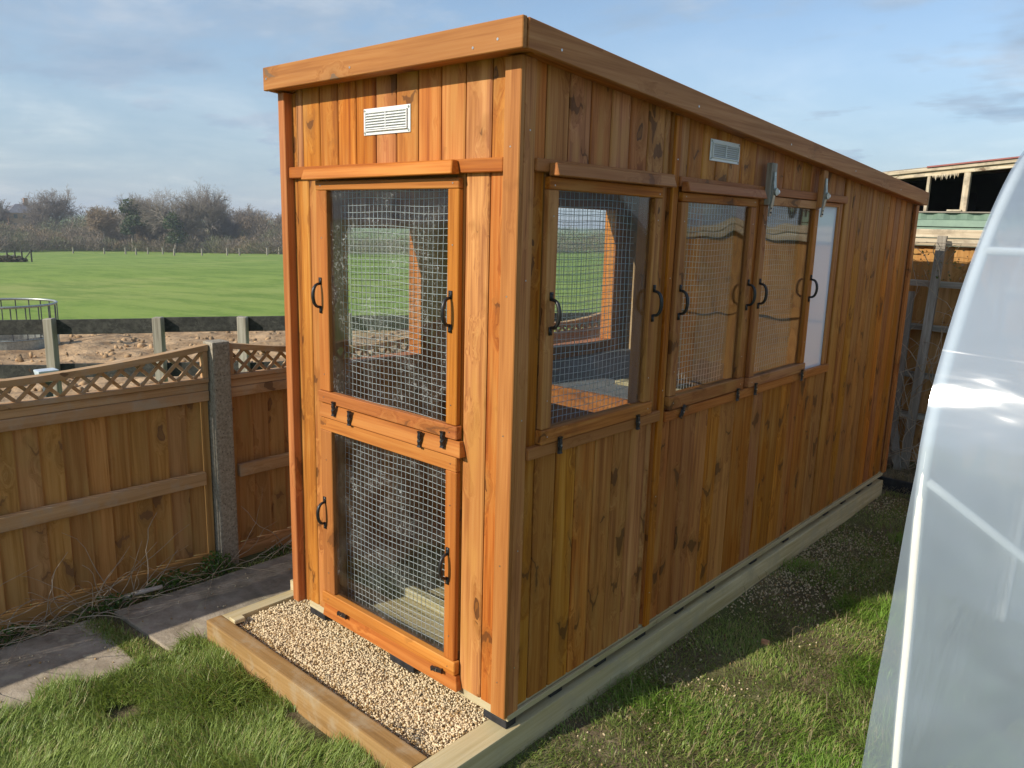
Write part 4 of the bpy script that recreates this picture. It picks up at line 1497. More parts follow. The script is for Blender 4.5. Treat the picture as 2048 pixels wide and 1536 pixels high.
o = tri_mesh('mud_patch', np.stack([MX, MY, MZ], -1).reshape(-1, 3), np.stack([ma, ma + 90, ma + 91, ma + 1], -1), mud_m, smooth=True)
tag(o, 'churned brown mud beyond the paddock fence', None, kind='structure')

M_IRON = plain_mat('dull_iron', (0.05, 0.055, 0.06), (0.10, 0.105, 0.11), 6, 0.6, 0.1)
fc = on_field(-8, 16.0)
fz = fc.z + 0.02
ring = empty('ring_feeder', (fc.x, fc.y, fz), 'round galvanised cattle feeder with upright bars standing in the mud', 'feeder')
fr = 0.93
for zz, rr in ((0.98, 0.026),):
    m = MB()
    pts = [(fc.x + fr * math.cos(a * 2 * PI / 40), fc.y + fr * math.sin(a * 2 * PI / 40), fz + zz) for a in range(41)]
    m.tube(pts, rr, 8, False)
    m.build('hoop', M_GALV, ring, True)
m = MB()
m.tube([(fc.x + fr * math.cos(a * 2 * PI / 40), fc.y + fr * math.sin(a * 2 * PI / 40), fz + 0.30) for a in range(41)], 0.016, 8, False)
m.build('hoop', M_GALV, ring, True)
vs, fs = [], []
for a in range(40):
    c, s = math.cos(a * 2 * PI / 40), math.sin(a * 2 * PI / 40)
    vs += [(fc.x + fr * c, fc.y + fr * s, fz - 0.05), (fc.x + fr * c, fc.y + fr * s, fz + 0.34), (fc.x + (fr - 0.012) * c, fc.y + (fr - 0.012) * s, fz + 0.34), (fc.x + (fr - 0.012) * c, fc.y + (fr - 0.012) * s, fz - 0.05)]
for a in range(40):
    b = (a + 1) % 40
    for q in range(4):
        fs.append((4 * a + q, 4 * b + q, 4 * b + (q + 1) % 4, 4 * a + (q + 1) % 4))
mesh_obj('skirt', vs, fs, M_GALV, ring)
for a in range(22):
    c, s = math.cos(a * 2 * PI / 22 + 0.1), math.sin(a * 2 * PI / 22 + 0.1)
    MB().tube([(fc.x + fr * c, fc.y + fr * s, fz + 0.32), (fc.x + fr * c, fc.y + fr * s, fz + 0.97)], 0.012, 5).build('bar', M_IRON, ring)

nk = 1500
cx_, cy_ = rng.uniform(-19, -8.6, nk), rng.uniform(-5, 14, nk)
kk = (1 - ((cx_ + 13.8) / 5.2) ** 2 - ((cy_ - 4.2) / 9.5) ** 2) > 0.05
cx_, cy_ = cx_[kk], cy_[kk]
o = stones('mud_clods', np.stack([cx_, cy_, field_z(cx_, cy_) + 0.08], -1), rng.uniform(0.02, 0.085, len(cx_)), np.array([[0.40, 0.26, 0.14]]) * rng.uniform(0.45, 1.25, (len(cx_), 1)), M_STONE)
tag(o, 'clods and trampled straw lying on the paddock mud', 'clods', kind='stuff')

# pale trough just behind the fence panel
tp = on_field(248, 7.0)
tr = empty('feed_trough', (tp.x, tp.y, tp.z), 'pale blue plastic trough standing by the paddock fence', 'trough')
M_TROUGH = plain_mat('pale_plastic', (0.50, 0.56, 0.62), (0.62, 0.66, 0.70), 8, 0.5, 0.1)
_q = Vector(cam.location) + cam_ray(92, 739) * 6.5
tp.x, tp.y = _q.x, _q.y
tz = _q.z
hexa('basin', [(tp.x - 0.05, tp.y - 0.06, tz - 0.10), (tp.x + 0.05, tp.y - 0.06, tz - 0.10), (tp.x + 0.05, tp.y + 0.06, tz - 0.10), (tp.x - 0.05, tp.y + 0.06, tz - 0.10),
               (tp.x - 0.07, tp.y - 0.08, tz), (tp.x + 0.07, tp.y - 0.08, tz), (tp.x + 0.07, tp.y + 0.08, tz), (tp.x - 0.07, tp.y + 0.08, tz)], M_TROUGH, tr, 0.015, 2)
box('stand', tp.x - 0.03, tp.x + 0.03, tp.y - 0.03, tp.y + 0.03, tp.z - 0.02, tz - 0.101, M_IRON, tr, 0.005)

# rough grass between the garden fence and the paddock and just beyond it
n = 52000
x = -2.35 - rng.random(n) ** 1.2 * 9.0
y = rng.uniform(-2.5, 11, n)
k = (x < -2.3)
inmud = (1 - ((x + 13.8) / 5.2) ** 2 - ((y - 4.2) / 9.5) ** 2) > -0.02
x, y = x[k & ~inmud], y[k & ~inmud]
n = len(x)
ln = rng.uniform(0.05, 0.13, n) * (0.6 + 0.9 * vnoise(x, y, 1.2, 71))
o = blades('rough_grass', np.stack([x, y, field_z(x, y) - 0.01], -1), ln, rng.uniform(0.004, 0.009, n), rng.uniform(0.2, 1.3, n), grass_cols(n, x, y, 0.28), M_GRASS)
tag(o, 'rough tufty grass beyond the garden fence', 'grass', kind='stuff')

# ------------------------------------------------------------------ far hedge, trees, house
M_TWIG = plain_mat('bare_twigs', (0.24, 0.20, 0.165), (0.34, 0.285, 0.235), 0.2, 0.95, 0.0)
M_TWIG2 = plain_mat('brown_twigs', (0.27, 0.20, 0.13), (0.36, 0.27, 0.175), 0.2, 0.95, 0.0)
M_BARK = plain_mat('bark', (0.20, 0.17, 0.135), (0.32, 0.275, 0.22), 1.5, 0.95, 0.3, 0.05)
M_HEDGE = leaf_mat('hedge_twigs', 0.1, 0.9)


def branches(seed, H, spread, upright=0.5, levels=5):
    """recursive limbs -> list of (p0, p1, r0, r1, level)"""
    r = random.Random(seed)
    segs = []

    def grow(p, d, ln, rad, lev):
        q = p
        n = 3 if lev < 3 else 2
        for i in range(n):
            d = (d + Vector((r.gauss(0, 0.16), r.gauss(0, 0.16), r.gauss(0.02, 0.10)))).normalized()
            q2 = q + d * ln / n
            segs.append((q, q2, rad * (1 - 0.30 * i / n), rad * (1 - 0.30 * (i + 1) / n), lev))
            q = q2
            if lev < levels and (i > 0 or lev > 0):
                kids = (3 if lev < 2 else 2) if i < n - 1 else 3
                for k in range(kids):
                    a = r.uniform(0, 2 * PI)
                    tilt = r.uniform(0.45, 1.05) * spread
                    b = d.orthogonal().normalized()
                    b = Matrix.Rotation(a, 3, d) @ b
                    nd = (d * math.cos(tilt) + b * math.sin(tilt) + Vector((0, 0, upright * 0.25))).normalized()
                    grow(q, nd, ln * r.uniform(0.55, 0.78), rad * r.uniform(0.42, 0.58), lev + 1)
    grow(Vector((0, 0, 0)), Vector((0, 0, 1)), H * 0.36, H * 0.026, 0)
    top = max(s[1].z for s in segs)
    k = H / top
    return [(a * k, b * k, ra * k, rb * k, lv) for a, b, ra, rb, lv in segs]


def prisms(segs, rmin):
    n = len(segs)
    A = np.array([s[0][:] for s in segs])
    B = np.array([s[1][:] for s in segs])
    ra = np.maximum(np.array([s[2] for s in segs]), rmin)
    rb = np.maximum(np.array([s[3] for s in segs]), rmin * 0.8)
    d = B - A
    d /= np.linalg.norm(d, axis=1)[:, None] + 1e-9
    ref = np.where(np.abs(d[:, 2:3]) < 0.9, np.array([[0, 0, 1.0]]), np.array([[1.0, 0, 0]]))
    u = np.cross(d, ref)
    u /= np.linalg.norm(u, axis=1)[:, None]
    w = np.cross(d, u)
    vs = []
    for P, R in ((A, ra), (B, rb)):
        for k in range(3):
            an = 2 * PI * k / 3
            vs.append(P + (u * math.cos(an) + w * math.sin(an)) * R[:, None])
    v = np.stack(vs, 1).reshape(-1, 3)
    b = (np.arange(n) * 6)[:, None]
    f = np.concatenate([b + np.array([[k, (k + 1) % 3, 3 + (k + 1) % 3, 3 + k]]) for k in range(3)], 0)
    return v, f


def tree(label, u, depth, H, seed, spread=0.9, upright=0.5, ivy=None, twig=None, base_drop=0.0, rmin=0.022, keep=0.55):
    p = on_field(u, depth)
    p.z -= base_drop
    root = empty('tree', p, label, 'tree', 'trees along the far hedge')
    segs = branches(seed, H, spread, upright)
    lo = [s for s in segs if s[4] <= 2]
    rk = random.Random(seed + 5)
    hi = [s for s in segs if s[4] in (3, 4) or (s[4] > 4 and rk.random() < keep)]
    v, f = prisms(lo, 0.05)
    tri_mesh('trunk', v + np.array(p), f, M_BARK, root)
    v, f = prisms(hi, rmin)
    tri_mesh('crown', v + np.array(p), f, twig or M_TWIG, root)
    if ivy:
        vv, ff, cc, nb = [], [], [], 0
        for (dx, dy, z, rx, rz, cnt) in ivy:
            v, f, c = leaf_cluster(p.x + dx, p.y + dy, p.z + z - rz * 0.5, rx, rx, rz, cnt, 0.28, (0.028, 0.050, 0.016), (0.070, 0.105, 0.032), seed + int(z * 10), 1.0)
            r2 = np.random.default_rng(seed)
            vv.append(v)
            ff.append(f + nb)
            cc.append(c)
            nb += len(v)
        tri_mesh('ivy', np.concatenate(vv), np.concatenate(ff), M_LEAF, root, col=np.concatenate(cc))
    return root


tree('round spreading bare tree standing alone right of the far house', 110, 190, 14.8, 11, 1.05, 0.6, rmin=0.030, keep=0.35)
tree('ivy-covered dark green tree in the far hedge', 262, 165, 12.5, 12, 0.8, 0.6, [(0, 0, 9.5, 2.3, 3.0, 650), (1.2, 0.4, 7.0, 2.6, 3.0, 550), (-0.8, -0.6, 5.2, 1.6, 3.2, 350)])
tree('bare tree with dark ivy on its trunk left of the tallest tree', 345, 160, 13.6, 13, 1.0, 0.4, [(0, 0, 6.6, 2.0, 3.4, 520), (0.6, 0.5, 3.6, 2.4, 3.2, 520)])
tree('tallest bare tree of the far hedge', 415, 165, 16.0, 14, 0.95, 0.5, rmin=0.024, keep=0.30)
tree('bushy rounded bare tree near the shed edge in the far hedge', 497, 180, 11.0, 15, 0.9, 0.5, rmin=0.032)
tree('broad brownish bare tree in the middle of the far hedge', 205, 170, 9.8, 16, 1.0, 0.4, None, M_TWIG2, rmin=0.034)
tree('dark bare tree at the left picture edge by the house', 2, 185, 11.0, 17, 0.8, 0.4, [(0, 0, 4.5, 2.0, 3.4, 300)], rmin=0.034)
tree('bare tree just left of the shed wall in the far hedge', 572, 175, 10.0, 18, 0.9, 0.5, rmin=0.034)
tree('bare tree of the far hedge seen through the shed windows', 700, 175, 12.0, 19, 0.9, 0.5, rmin=0.034)
tree('low bare tree between the ivy tree and the round tree', 300, 172, 9.5, 20, 1.0, 0.4, None, M_TWIG2, rmin=0.034)
tree('low bare tree under the tallest tree', 452, 172, 9.5, 24, 1.0, 0.4, None, M_TWIG, rmin=0.034)


def hedge():
    vs, cs = [], []
    r = np.random.default_rng(77)
    us = np.concatenate([np.arange(-120, 640, 10.0), np.arange(640, 1300, 18.0)])
    for u in us:
        for row in range(5):
            dep = 152 + row * 7 + r.uniform(-3, 3) + 14 * math.sin(u * 0.006)
            uu = u + r.uniform(-9, 9)
            p = np.array(on_field(uu, dep))
            h = (3.0 + (1.7 if 120 < u < 640 else 1.15) * row + r.uniform(-0.7, 1.6)) * (1.0 + 0.22 * math.sin(u * 0.021 + row))
            w = r.uniform(2.0, 3.4) + 0.35 * row
            n = (560 if row < 3 else 760) if u < 640 else 170
            o = r.normal(0, 1, (n, 3)) * np.array([w * 0.5, w * 0.5, 0.0])
            hz = h * r.random(n) ** 0.75 * np.exp(-(o[:, 0] ** 2 + o[:, 1] ** 2) / (w * w * 1.6))
            b = p + o
            b[:, 2] = p[2] + hz * 0.75
            d = np.stack([o[:, 0] * 0.35 + r.normal(0, 0.35, n), o[:, 1] * 0.35 + r.normal(0, 0.35, n), r.uniform(0.3, 1.2, n)], -1)
            d /= np.linalg.norm(d, axis=1)[:, None]
            ln = r.uniform(0.3, 1.0, (n, 1))
            side = np.cross(d, r.normal(0, 1, (n, 3)))
            side /= np.linalg.norm(side, axis=1)[:, None]
            wd = r.uniform(0.025, 0.065, (n, 1))
            tri = np.stack([b - side * wd, b + side * wd, b + d * ln], 1)
            base = np.array([0.235, 0.19, 0.145]) if r.random() < 0.62 else (np.array([0.185, 0.185, 0.105]) if r.random() < 0.6 else np.array([0.30, 0.22, 0.135]))
            c = base * r.uniform(0.65, 1.3, (n, 1))
            vs.append(tri.reshape(-1, 3))
            cs.append(np.repeat(c, 3, 0))
    v = np.concatenate(vs)
    o = tri_mesh('hedgerow', v, np.arange(len(v)).reshape(-1, 3), M_HEDGE, col=np.concatenate(cs))
    tag(o, 'long brown leafless hedgerow along the far side of the field', 'hedge', kind='stuff')


hedge()

# fence posts and wires in front of the hedge
ff_root = empty('field_fence', on_field(300, 150), 'line of thin pale posts and wire before the far hedge', 'fence')
for u in (140, 203, 246, 267, 291, 321, 344, 400, 451, 476, 532, 556, 600, 660, 720):
    p = on_field(u, 145 + 6 * math.sin(u))
    box('post', p.x - 0.11, p.x + 0.11, p.y - 0.11, p.y + 0.11, p.z - 0.2, p.z + 1.25, W_GREY, ff_root, 0.0)
nf_root = empty('stock_fence', on_field(30, 95), 'short dark wire fence with leaning posts at the left field edge', 'fence')
pp = [on_field(u, 92) for u in (-25, 6, 22, 36, 55)]
for i, p in enumerate(pp):
    MB().tube([p - Vector((0, 0, 0.2)), p + Vector((0, 0, 1.35 if i != 4 else 1.5))], 0.085, 6).build('post', W_DARK['z'], nf_root)
MB().tube([pp[4] + Vector((0, 0, 1.3)), pp[3] + Vector((0.1, 0, 0.05))], 0.06, 5).build('strut', W_DARK['z'], nf_root)
for z in (0.35, 0.75, 1.15):
    MB().tube([p + Vector((0, 0, z)) for p in pp], 0.012, 4).build('wire', M_GALV, nf_root)
v, f, c = leaf_cluster(pp[1].x, pp[1].y, pp[1].z - 0.1, 2.2, 2.2, 0.9, 900, 0.22, (0.06, 0.055, 0.035), (0.13, 0.11, 0.06), 5)
bush = tri_mesh('bramble_mound', v, f, M_LEAF, col=c)
tag(bush, 'low dark bramble mound below the leaning wire fence', 'bush')

# the far house
hp = on_field(42, 235)
house = empty('house', hp, 'small brick house with grey hipped roof beyond the far hedge', 'house')
M_BRICK = plain_mat('house_brick', (0.30, 0.16, 0.10), (0.40, 0.24, 0.16), 3.0, 0.9, 0.2)
M_SLATE = plain_mat('house_slate', (0.15, 0.145, 0.165), (0.22, 0.21, 0.23), 2.0, 0.7, 0.2)
M_WIN = plain_mat('house_window', (0.05, 0.055, 0.06), (0.08, 0.085, 0.09), 3.0, 0.15, 0.0)
hz = hp.z
box('wall', hp.x - 3.2, hp.x + 3.2, hp.y - 4.2, hp.y + 4.2, hz - 1.0, hz + 7.2, M_BRICK, house, 0.0)
m = MB()
m.add([(hp.x - 3.6, hp.y - 4.6, hz + 7.2), (hp.x + 3.6, hp.y - 4.6, hz + 7.2), (hp.x + 3.6, hp.y + 4.6, hz + 7.2), (hp.x - 3.6, hp.y + 4.6, hz + 7.2), (hp.x, hp.y - 1.2, hz + 9.8), (hp.x, hp.y + 1.2, hz + 9.8)],
      [(0, 1, 4), (1, 2, 5, 4), (2, 3, 5), (3, 0, 4, 5), (3, 2, 1, 0)])
rf = m.build('roof', M_SLATE, house)
box('chimney', hp.x - 0.5, hp.x + 0.5, hp.y + 1.0, hp.y + 2.0, hz + 8.6, hz + 11.6, M_BRICK, rf, 0.0)
for yy in (-2.4, 0.0, 2.4):
    for z in (3.0, 5.6):
        box('window', hp.x + 3.2, hp.x + 3.26, hp.y + yy - 0.5, hp.y + yy + 0.5, hz + z, hz + z + 1.2, M_WIN, house, 0.0)


# ------------------------------------------------------------------ back fence, trellis, climber
BY = 4.78
bf = empty('back_fence', (0.2, BY, G), 'tall board fence with pale capping rails behind the shed', 'fence')
x = -2.0
while x < 3.2:
    hexa('fence_board', [(x, BY, G - 0.05), (x + 0.112, BY + 0.008, G - 0.05), (x + 0.112, BY + 0.018, G - 0.05), (x, BY + 0.016, G - 0.05),
                         (x, BY, 1.595), (x + 0.112, BY + 0.008, 1.595), (x + 0.112, BY + 0.018, 1.595), (x, BY + 0.016, 1.595)], W_FENCE['z'], bf)
    x += 0.105
for x0, x1 in ((-2.0, 0.318), (0.322, 2.3)):
    box('cap_rail', x0, x1, BY - 0.045, BY + 0.02, 1.597, 1.655, W_CREAM, bf, 0.003)
    box('cap_rail', x0, x1, BY - 0.060, BY + 0.03, 1.657, 1.718, W_CREAM, bf, 0.003)
box('fence_post', 0.30, 0.37, BY - 0.115, BY - 0.062, G - 0.1, 1.62, W_FENCE, bf, 0.004)
for z in (0.25, 0.95):
    box('fence_rail', -2.0, 2.3, BY - 0.036, BY - 0.001, z, z + 0.07, W_FENCE, bf, 0.003)

tl = empty('trellis', (0.0, 4.62, G), 'leaning grey wooden trellis against the back fence', 'trellis')


def lean_bar(name, p0, p1, w, d, mat, root):
    p0, p1 = Vector(p0), Vector(p1)
    ax = (p1 - p0).normalized()
    sd = Vector((0, 1, 0))
    a = ax.cross(sd).normalized() * w / 2
    b = sd * d / 2
    vs = [p0 - a - b, p0 + a - b, p0 + a + b, p0 - a + b, p1 - a - b, p1 + a - b, p1 + a + b, p1 - a + b]
    o = mesh_obj(name, [tuple(q) for q in vs], BOXF, mat, root)
    bmx = bmesh.new()
    bmx.from_mesh(o.data)
    bmesh.ops.recalc_face_normals(bmx, faces=bmx.faces[:])
    bmx.to_mesh(o.data)
    bmx.free()
    return o


lean_bar('upright', (0.00, 4.56, G), (0.035, 4.66, 1.67), 0.062, 0.03, W_GREY['z'], tl)
lean_bar('upright', (-0.115, 4.58, G), (-0.135, 4.66, 1.25), 0.055, 0.03, W_GREY['z'], tl)
lean_bar('upright', (0.42, 4.58, G), (0.42, 4.66, 1.5), 0.055, 0.03, W_GREY['z'], tl)
lean_bar('upright', (-0.02, 4.50, G + 0.04), (-0.19, 4.62, 0.55), 0.05, 0.03, W_GREY['z'], tl)
for z in (0.30, 0.62, 0.99, 1.32):
    lean_bar('crossbar', (-0.42, 4.695, z), (0.62, 4.695, z - 0.01), 0.045, 0.02, W_GREY['x'], tl)

cl = empty('climbing_plant', (0.05, 4.55, G), 'bare tangled climber growing up the trellis behind the shed', 'climber')
r_ = random.Random(9)
for k in range(105):
    p = Vector((r_.uniform(-0.34, 0.30), r_.uniform(4.45, 4.62), G + r_.uniform(0.0, 0.9) * (k % 3)))
    d = Vector((r_.uniform(-0.5, 0.5), r_.uniform(-0.1, 0.1), 1))
    pts = [p.copy()]
    ln = r_.uniform(0.35, 0.95)
    for i in range(9):
        d += Vector((r_.uniform(-0.55, 0.55), r_.uniform(-0.2, 0.18), r_.uniform(-0.5, 0.3)))
        d.normalize()
        p = p + d * ln / 9
        p.y = min(max(p.y, 4.38), 4.66)
        p.z = max(p.z, G + 0.02)
        p.z = min(p.z, 1.62)
        pts.append(p.copy())
    rr = r_.uniform(0.0018, 0.0046)
    MB().tube(pts, [rr * (1 - 0.6 * i / 9) for i in range(10)], 5).build('stem', M_STEM, cl, True)
v1, f1, c1 = leaf_cluster(-0.12, 4.60, 1.36, 0.26, 0.06, 0.24, 70, 0.011, (0.10, 0.15, 0.03), (0.30, 0.20, 0.16), 3, 1.0)
v2, f2, c2 = leaf_cluster(0.20, 4.60, 1.34, 0.24, 0.06, 0.26, 70, 0.011, (0.10, 0.15, 0.03), (0.32, 0.22, 0.18), 4, 1.0)
tri_mesh('leaves', np.concatenate([v1, v2]), np.concatenate([f1, f2 + len(v1)]), M_LEAF, cl, col=np.concatenate([c1, c2]))

bed = hexa('flower_bed', [(-2.0, 4.20, G - 0.02), (3.0, 4.24, G - 0.02), (3.0, BY - 0.001, G - 0.02), (-2.0, BY - 0.001, G - 0.02), (-2.0, 4.20, G + 0.055), (3.0, 4.24, G + 0.055), (3.0, BY - 0.001, G + 0.075), (-2.0, BY - 0.001, G + 0.075)], M_SOIL)
tag(bed, 'bare soil bed at the foot of the back fence', None, kind='structure')
ed = hexa('bed_edging', [(-0.9, 4.140, G - 0.01), (2.8, 4.180, G - 0.01), (2.8, 4.198, G - 0.01), (-0.9, 4.158, G - 0.01), (-0.9, 4.135, G + 0.085), (2.8, 4.175, G + 0.085), (2.8, 4.198, G + 0.085), (-0.9, 4.158, G + 0.085)], M_PAD, None, 0.003)
tag(ed, 'black plastic edging board along the far flower bed', 'edging')


# ------------------------------------------------------------------ derelict green barn behind the back fence
barn = empty('barn', (-0.8, 11.0, G), 'derelict open-sided barn with green corrugated wall and splintered eaves', 'barn')
M_GREEN = plain_mat('green_sheeting', (0.13, 0.20, 0.15), (0.19, 0.28, 0.20), 5, 0.6, 0.1, 0.01)
M_RED = plain_mat('red_oxide', (0.28, 0.09, 0.08), (0.36, 0.13, 0.11), 4, 0.7, 0.1)
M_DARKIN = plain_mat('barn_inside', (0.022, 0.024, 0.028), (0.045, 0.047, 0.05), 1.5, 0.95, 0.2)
YB = 9.0
# corrugated sheet below the opening: upright ribs on top, laid boards beneath
nx = 140
vs, fs = [], []
for i in range(nx + 1):
    x = -6.0 + 9.0 * i / nx
    yy = YB - 0.015 * math.sin(i * PI / 1.0 * 0.5 * 2) if False else YB + 0.014 * (1 if (i // 2) % 2 else -1)
    vs += [(x, yy, 1.865), (x, yy, 1.945)]
for i in range(nx):
    fs.append((2 * i, 2 * i + 2, 2 * i + 3, 2 * i + 1))
mesh_obj('corrugated_sheet', vs, fs, M_GREEN, barn)
for k in range(10):
    z1 = 1.862 - 0.089 * k
    hexa('wall_board', [(-6, YB - 0.05, z1 - 0.083), (3, YB - 0.05, z1 - 0.083), (3, YB + 0.01, z1 - 0.083), (-6, YB + 0.01, z1 - 0.083), (-6, YB - 0.03, z1), (3, YB - 0.03, z1), (3, YB + 0.01, z1), (-6, YB + 0.01, z1)], M_GREEN, barn, 0.004)
box('wall_base', -6, 3, YB + 0.0, YB + 0.05, G - 0.3, 1.0, M_GREEN, barn, 0.0)
box('sill', -6, 3, YB - 0.03, YB + 0.10, 1.946, 1.962, W_GREY, barn, 0.002)
box('loose_board', -1.02, -0.86, YB - 0.04, YB + 0.06, 1.963, 1.985, W_CREAM, barn, 0.002)


def eave(x):
    return 2.352 + 0.088 * (x + 1.64)


for x, w in ((-1.275, 0.035), (-0.855, 0.070), (-3.2, 0.06), (0.3, 0.07), (1.6, 0.07), (-2.1, 0.06)):
    box('upright', x - w / 2, x + w / 2, YB + 0.0, YB + 0.07, 1.963, eave(x) - 0.001, W_CREAM, barn, 0.004)
for k, (dz0, dz1, yo) in enumerate(((0.0, 0.055, 0.0), (0.056, 0.100, -0.03))):
    xa, xb = -6.0, 3.0
    vs = []
    hexa('eaves_beam', [(xa, YB + yo, eave(xa) + dz0), (xb, YB + yo, eave(xb) + dz0), (xb, YB + 0.07, eave(xb) + dz0), (xa, YB + 0.07, eave(xa) + dz0),
                        (xa, YB + yo, eave(xa) + dz1), (xb, YB + yo, eave(xb) + dz1), (xb, YB + 0.07, eave(xb) + dz1), (xa, YB + 0.07, eave(xa) + dz1)], W_CREAM['x'], barn, 0.004)
r_ = random.Random(4)
x = -1.24
while x < -0.95:
    w = r_.uniform(0.008, 0.02)
    h = r_.uniform(0.02, 0.075)
    z = eave(x) + 0.004
    mesh_obj('splinter', [(x, YB - 0.004, z), (x + w, YB - 0.004, z), (x + w * 0.5, YB - 0.004, z - h), (x, YB + 0.012, z), (x + w, YB + 0.012, z), (x + w * 0.5, YB + 0.012, z - h * 0.9)],
             [(0, 2, 1), (3, 4, 5), (0, 1, 4, 3), (1, 2, 5, 4), (2, 0, 3, 5)], W_CREAM['z'], barn)
    x += w * 1.05
xa, xb = -1.30, 3.0
hexa('roof_edge', [(xa, YB - 0.05, eave(xa) + 0.101), (xb, YB - 0.05, eave(xb) + 0.101), (xb, YB + 4, eave(xb) + 0.30), (xa, YB + 4, eave(xa) + 0.30),
                   (xa, YB - 0.05, eave(xa) + 0.118), (xb, YB - 0.05, eave(xb) + 0.118), (xb, YB + 4, eave(xb) + 0.32), (xa, YB + 4, eave(xa) + 0.32)], M_RED, barn)
hexa('roof_sheet', [(-6, YB - 0.02, eave(-6) + 0.101), (-1.31, YB - 0.02, eave(-1.31) + 0.101), (-1.31, YB + 4, eave(-1.31) + 0.30), (-6, YB + 4, eave(-6) + 0.30),
                    (-6, YB - 0.02, eave(-6) + 0.112), (-1.31, YB - 0.02, eave(-1.31) + 0.112), (-1.31, YB + 4, eave(-1.31) + 0.32), (-6, YB + 4, eave(-6) + 0.32)], W_GREY['x'], barn)
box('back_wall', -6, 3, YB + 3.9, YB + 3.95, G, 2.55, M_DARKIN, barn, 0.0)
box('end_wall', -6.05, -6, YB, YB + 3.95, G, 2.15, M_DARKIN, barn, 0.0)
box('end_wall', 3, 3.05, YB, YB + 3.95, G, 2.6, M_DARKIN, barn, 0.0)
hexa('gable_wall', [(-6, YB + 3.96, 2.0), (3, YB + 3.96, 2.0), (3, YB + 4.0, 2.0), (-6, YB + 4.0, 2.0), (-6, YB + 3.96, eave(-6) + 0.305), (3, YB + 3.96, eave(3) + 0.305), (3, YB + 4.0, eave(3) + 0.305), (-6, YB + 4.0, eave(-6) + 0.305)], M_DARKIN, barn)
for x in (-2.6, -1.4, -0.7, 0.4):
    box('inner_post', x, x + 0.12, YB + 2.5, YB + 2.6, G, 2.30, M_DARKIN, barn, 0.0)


# ------------------------------------------------------------------ polytunnel on the right
def film_mat():
    m, t = new_mat('tunnel_film')
    tc = t.n('ShaderNodeTexCoord')
    vec = tc.outputs['Object']
    a = t.noise(t.vmath('MULTIPLY', vec, (0.55, 1.2, 1.4)), 1.5, 3.0, 0.5, 0.6)
    b2 = t.noise(t.vmath('MULTIPLY', vec, (3.0, 6.0, 9.0)), 1.0, 3.0, 0.55, 0.3)
    h = t.math('ADD', a.outputs[0], t.math('MULTIPLY', b2.outputs[0], 0.085))
    # straight creases left from folding
    ge = t.n('ShaderNodeNewGeometry')
    sp = t.n('ShaderNodeSeparateXYZ')
    t.l(ge.outputs['Position'], sp.inputs[0])
    for z0, sl in ((0.512, 0.08), (1.352, -0.04), (0.86, -0.42), (0.18, 0.22)):
        dz = t.math('ABSOLUTE', t.math('SUBTRACT', t.math('SUBTRACT', sp.outputs[2], z0), t.math('MULTIPLY', t.math('SUBTRACT', sp.outputs[0], 1.0), sl)))
        h = t.math('ADD', h, t.mapr(dz, 0.0, 0.007, 0.014, 0.0))
    b = t.n('ShaderNodeBump')
    b.inputs['Strength'].default_value = 0.5
    b.inputs['Distance'].default_value = 0.09
    t.l(h, b.inputs['Height'])
    df = t.n('ShaderNodeBsdfDiffuse')
    df.inputs['Color'].default_value = (0.58, 0.68, 0.80, 1)
    tl = t.n('ShaderNodeBsdfTranslucent')
    tl.inputs['Color'].default_value = (0.64, 0.73, 0.83, 1)
    tr = t.n('ShaderNodeBsdfTransparent')
    tr.inputs['Color'].default_value = (0.92, 0.95, 0.97, 1)
    m1 = t.n('ShaderNodeMixShader')
    m1.inputs[0].default_value = 0.50
    t.l(df.outputs[0], m1.inputs[1])
    t.l(tl.outputs[0], m1.inputs[2])
    m2 = t.n('ShaderNodeMixShader')
    hz_ = t.noise(vec, 1.3, 3.0, 0.5, 0.4)
    t.l(t.mapr(hz_.outputs[0], 0.3, 0.7, 0.30, 0.58), m2.inputs[0])
    t.l(m1.outputs[0], m2.inputs[1])
    t.l(tr.outputs[0], m2.inputs[2])
    gl = t.n('ShaderNodeBsdfGlossy')
    gl.inputs['Roughness'].default_value = 0.15
    t.l(b.outputs[0], gl.inputs['Normal'])
    m3 = t.n('ShaderNodeMixShader')
    t.l(schlick(t, b.outputs[0], 0.05, 1.5), m3.inputs[0])
    t.l(m2.outputs[0], m3.inputs[1])
    t.l(gl.outputs[0], m3.inputs[2])
    out(t, m3.outputs[0])
    return m


M_FILM = film_mat()
M_TUBE = plain_mat('white_tape', (0.80, 0.79, 0.74), (0.84, 0.83, 0.79), 10, 0.55, 0.0)
M_TUBEG = plain_mat('tunnel_tube', (0.55, 0.56, 0.57), (0.66, 0.67, 0.67), 10, 0.4, 0.0, metal=0.5)

tun = empty('polytunnel', (3.2, 1.6, G), 'translucent white polytunnel with curved hoop beside the lawn', 'polytunnel')
# half profile (y, z) of the hoop from the ground up, then mirrored about the ridge
half = [(0.762, G - 0.02), (0.734, -0.047), (0.692, 0.15), (0.660, 0.44), (0.603, 0.742), (0.558, 0.986), (0.572, 1.175), (0.667, 1.322), (0.777, 1.503), (0.992, 1.723), (1.300, 1.938), (1.62, 2.035)]


def smooth_prof(pts, n):
    pts = np.array(pts)
    d = np.concatenate([[0], np.cumsum(np.linalg.norm(np.diff(pts, axis=0), axis=1))])
    q = np.linspace(0, d[-1], n)
    y = np.interp(q, d, pts[:, 0])
    z = np.interp(q, d, pts[:, 1])
    for _ in range(6):
        y[1:-1] = (y[:-2] + 2 * y[1:-1] + y[2:]) / 4
        z[1:-1] = (z[:-2] + 2 * z[1:-1] + z[2:]) / 4
    return np.stack([y, z], -1)


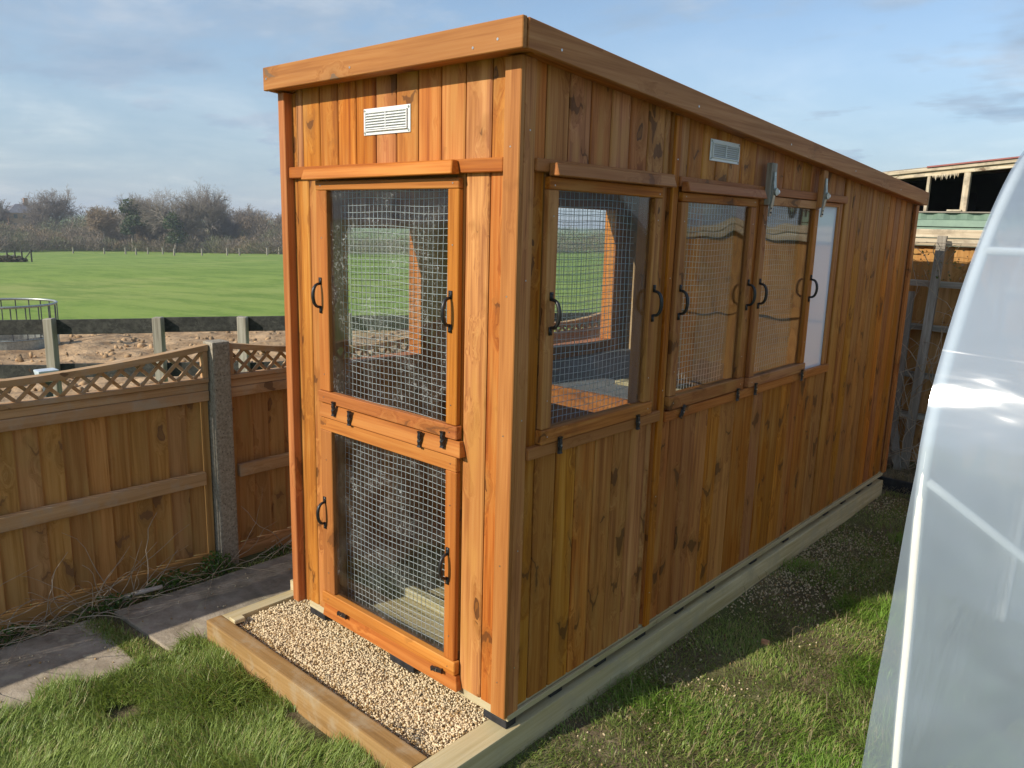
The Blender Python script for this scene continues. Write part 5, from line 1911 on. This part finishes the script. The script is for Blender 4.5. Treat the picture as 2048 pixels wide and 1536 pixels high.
prof = smooth_prof(half, 40)
yr = 1.62
full = np.concatenate([prof, np.stack([2 * yr - prof[::-1][1:, 0], prof[::-1][1:, 1]], -1)])
X0, X1 = 1.052, 5.4
# hoops
for hx_ in (X0 + 0.018, 2.5, 4.0, 5.38):
    MB().tube([(hx_, y + (0.016 if y < yr else -0.016), z - 0.012) for y, z in full], 0.016, 10, False).build('hoop', M_TUBE if hx_ < 1.2 else M_TUBEG, tun, True)
# cover film, with the loose skirt flaring out at the foot of the end
nx_ = 60
xs_ = np.concatenate([[0.0], np.linspace(0.03, 1, nx_)])
vs, fs = [], []
for xi in xs_:
    for (y, z) in full:
        fl = max(0.0, (1.0 - z) / 1.1) if y < yr else 0.0
        xx = X0 - 0.085 * fl + (X1 - X0 + 0.085 * fl) * xi
        sag = 0.0
        if y < yr:
            bay = abs(math.sin((xx - 1.06) / 1.5 * PI))
            sag = 0.018 * bay * math.sin(max(0.0, min(1.0, (z + 0.17) / 1.9)) * PI)
            sag += 0.0032 * math.sin(z * 21 + xx * 2.2) * math.exp(-((z - 0.90) / 0.22) ** 2) * min(1.0, (xx - X0) * 5)
        vs.append((xx, y + sag, z))
npf = len(full)
for i in range(len(xs_) - 1):
    for j in range(npf - 1):
        a = i * npf + j
        fs.append((a, a + npf, a + npf + 1, a + 1))
mesh_obj('cover_film', vs, fs, M_FILM, tun, True)
# end walls of film
for X in (X0 + 0.003, X1 - 0.003):
    ys = full[:, 0]
    zs = full[:, 1]
    vv = [(X, y + (0.004 if y < yr else -0.004), z - 0.003) for y, z in full] + [(X, yr, 0.9)]
    ff = [(i, i + 1, npf) for i in range(npf - 1)] + [(npf - 1, 0, npf)]
    mesh_obj('end_film', vv, ff, M_FILM, tun)
# bars inside: side rail and diagonal brace
MB().tube([(X0 + 0.02, 0.925, 1.63), (X1 - 0.02, 0.925, 1.63)], 0.013, 8).build('side_rail', M_TUBE, tun, True)
MB().tube([(X0 + 0.03, 0.592, 0.975), (1.15, 0.605, 0.93), (2.75, 0.785, -0.10)], 0.013, 8).build('brace', M_TUBE, tun, True)
MB().tube([(X0 + 0.02, yr, 2.05), (X1 - 0.02, yr, 2.05)], 0.014, 8).build('ridge_rail', M_TUBEG, tun, True)

# ------------------------------------------------------------------ thin spring haze over the fields
hm = bpy.data.materials.new('air')
hm.use_nodes = True
ht = NT(hm.node_tree)
pv = ht.n('ShaderNodeVolumePrincipled')
pv.inputs['Color'].default_value = (0.86, 0.92, 1.0, 1.0)
pv.inputs['Density'].default_value = 0.0006
pv.inputs['Anisotropy'].default_value = 0.1
ho = ht.n('ShaderNodeOutputMaterial')
ht.l(pv.outputs[0], ho.inputs['Volume'])
hz_box = mesh_obj('haze', boxv(-3700, 2700, -3200, 3700, -9.5, 16.5), BOXF, hm)
tag(hz_box, 'thin pale haze over the field and far trees', 'haze', kind='stuff')
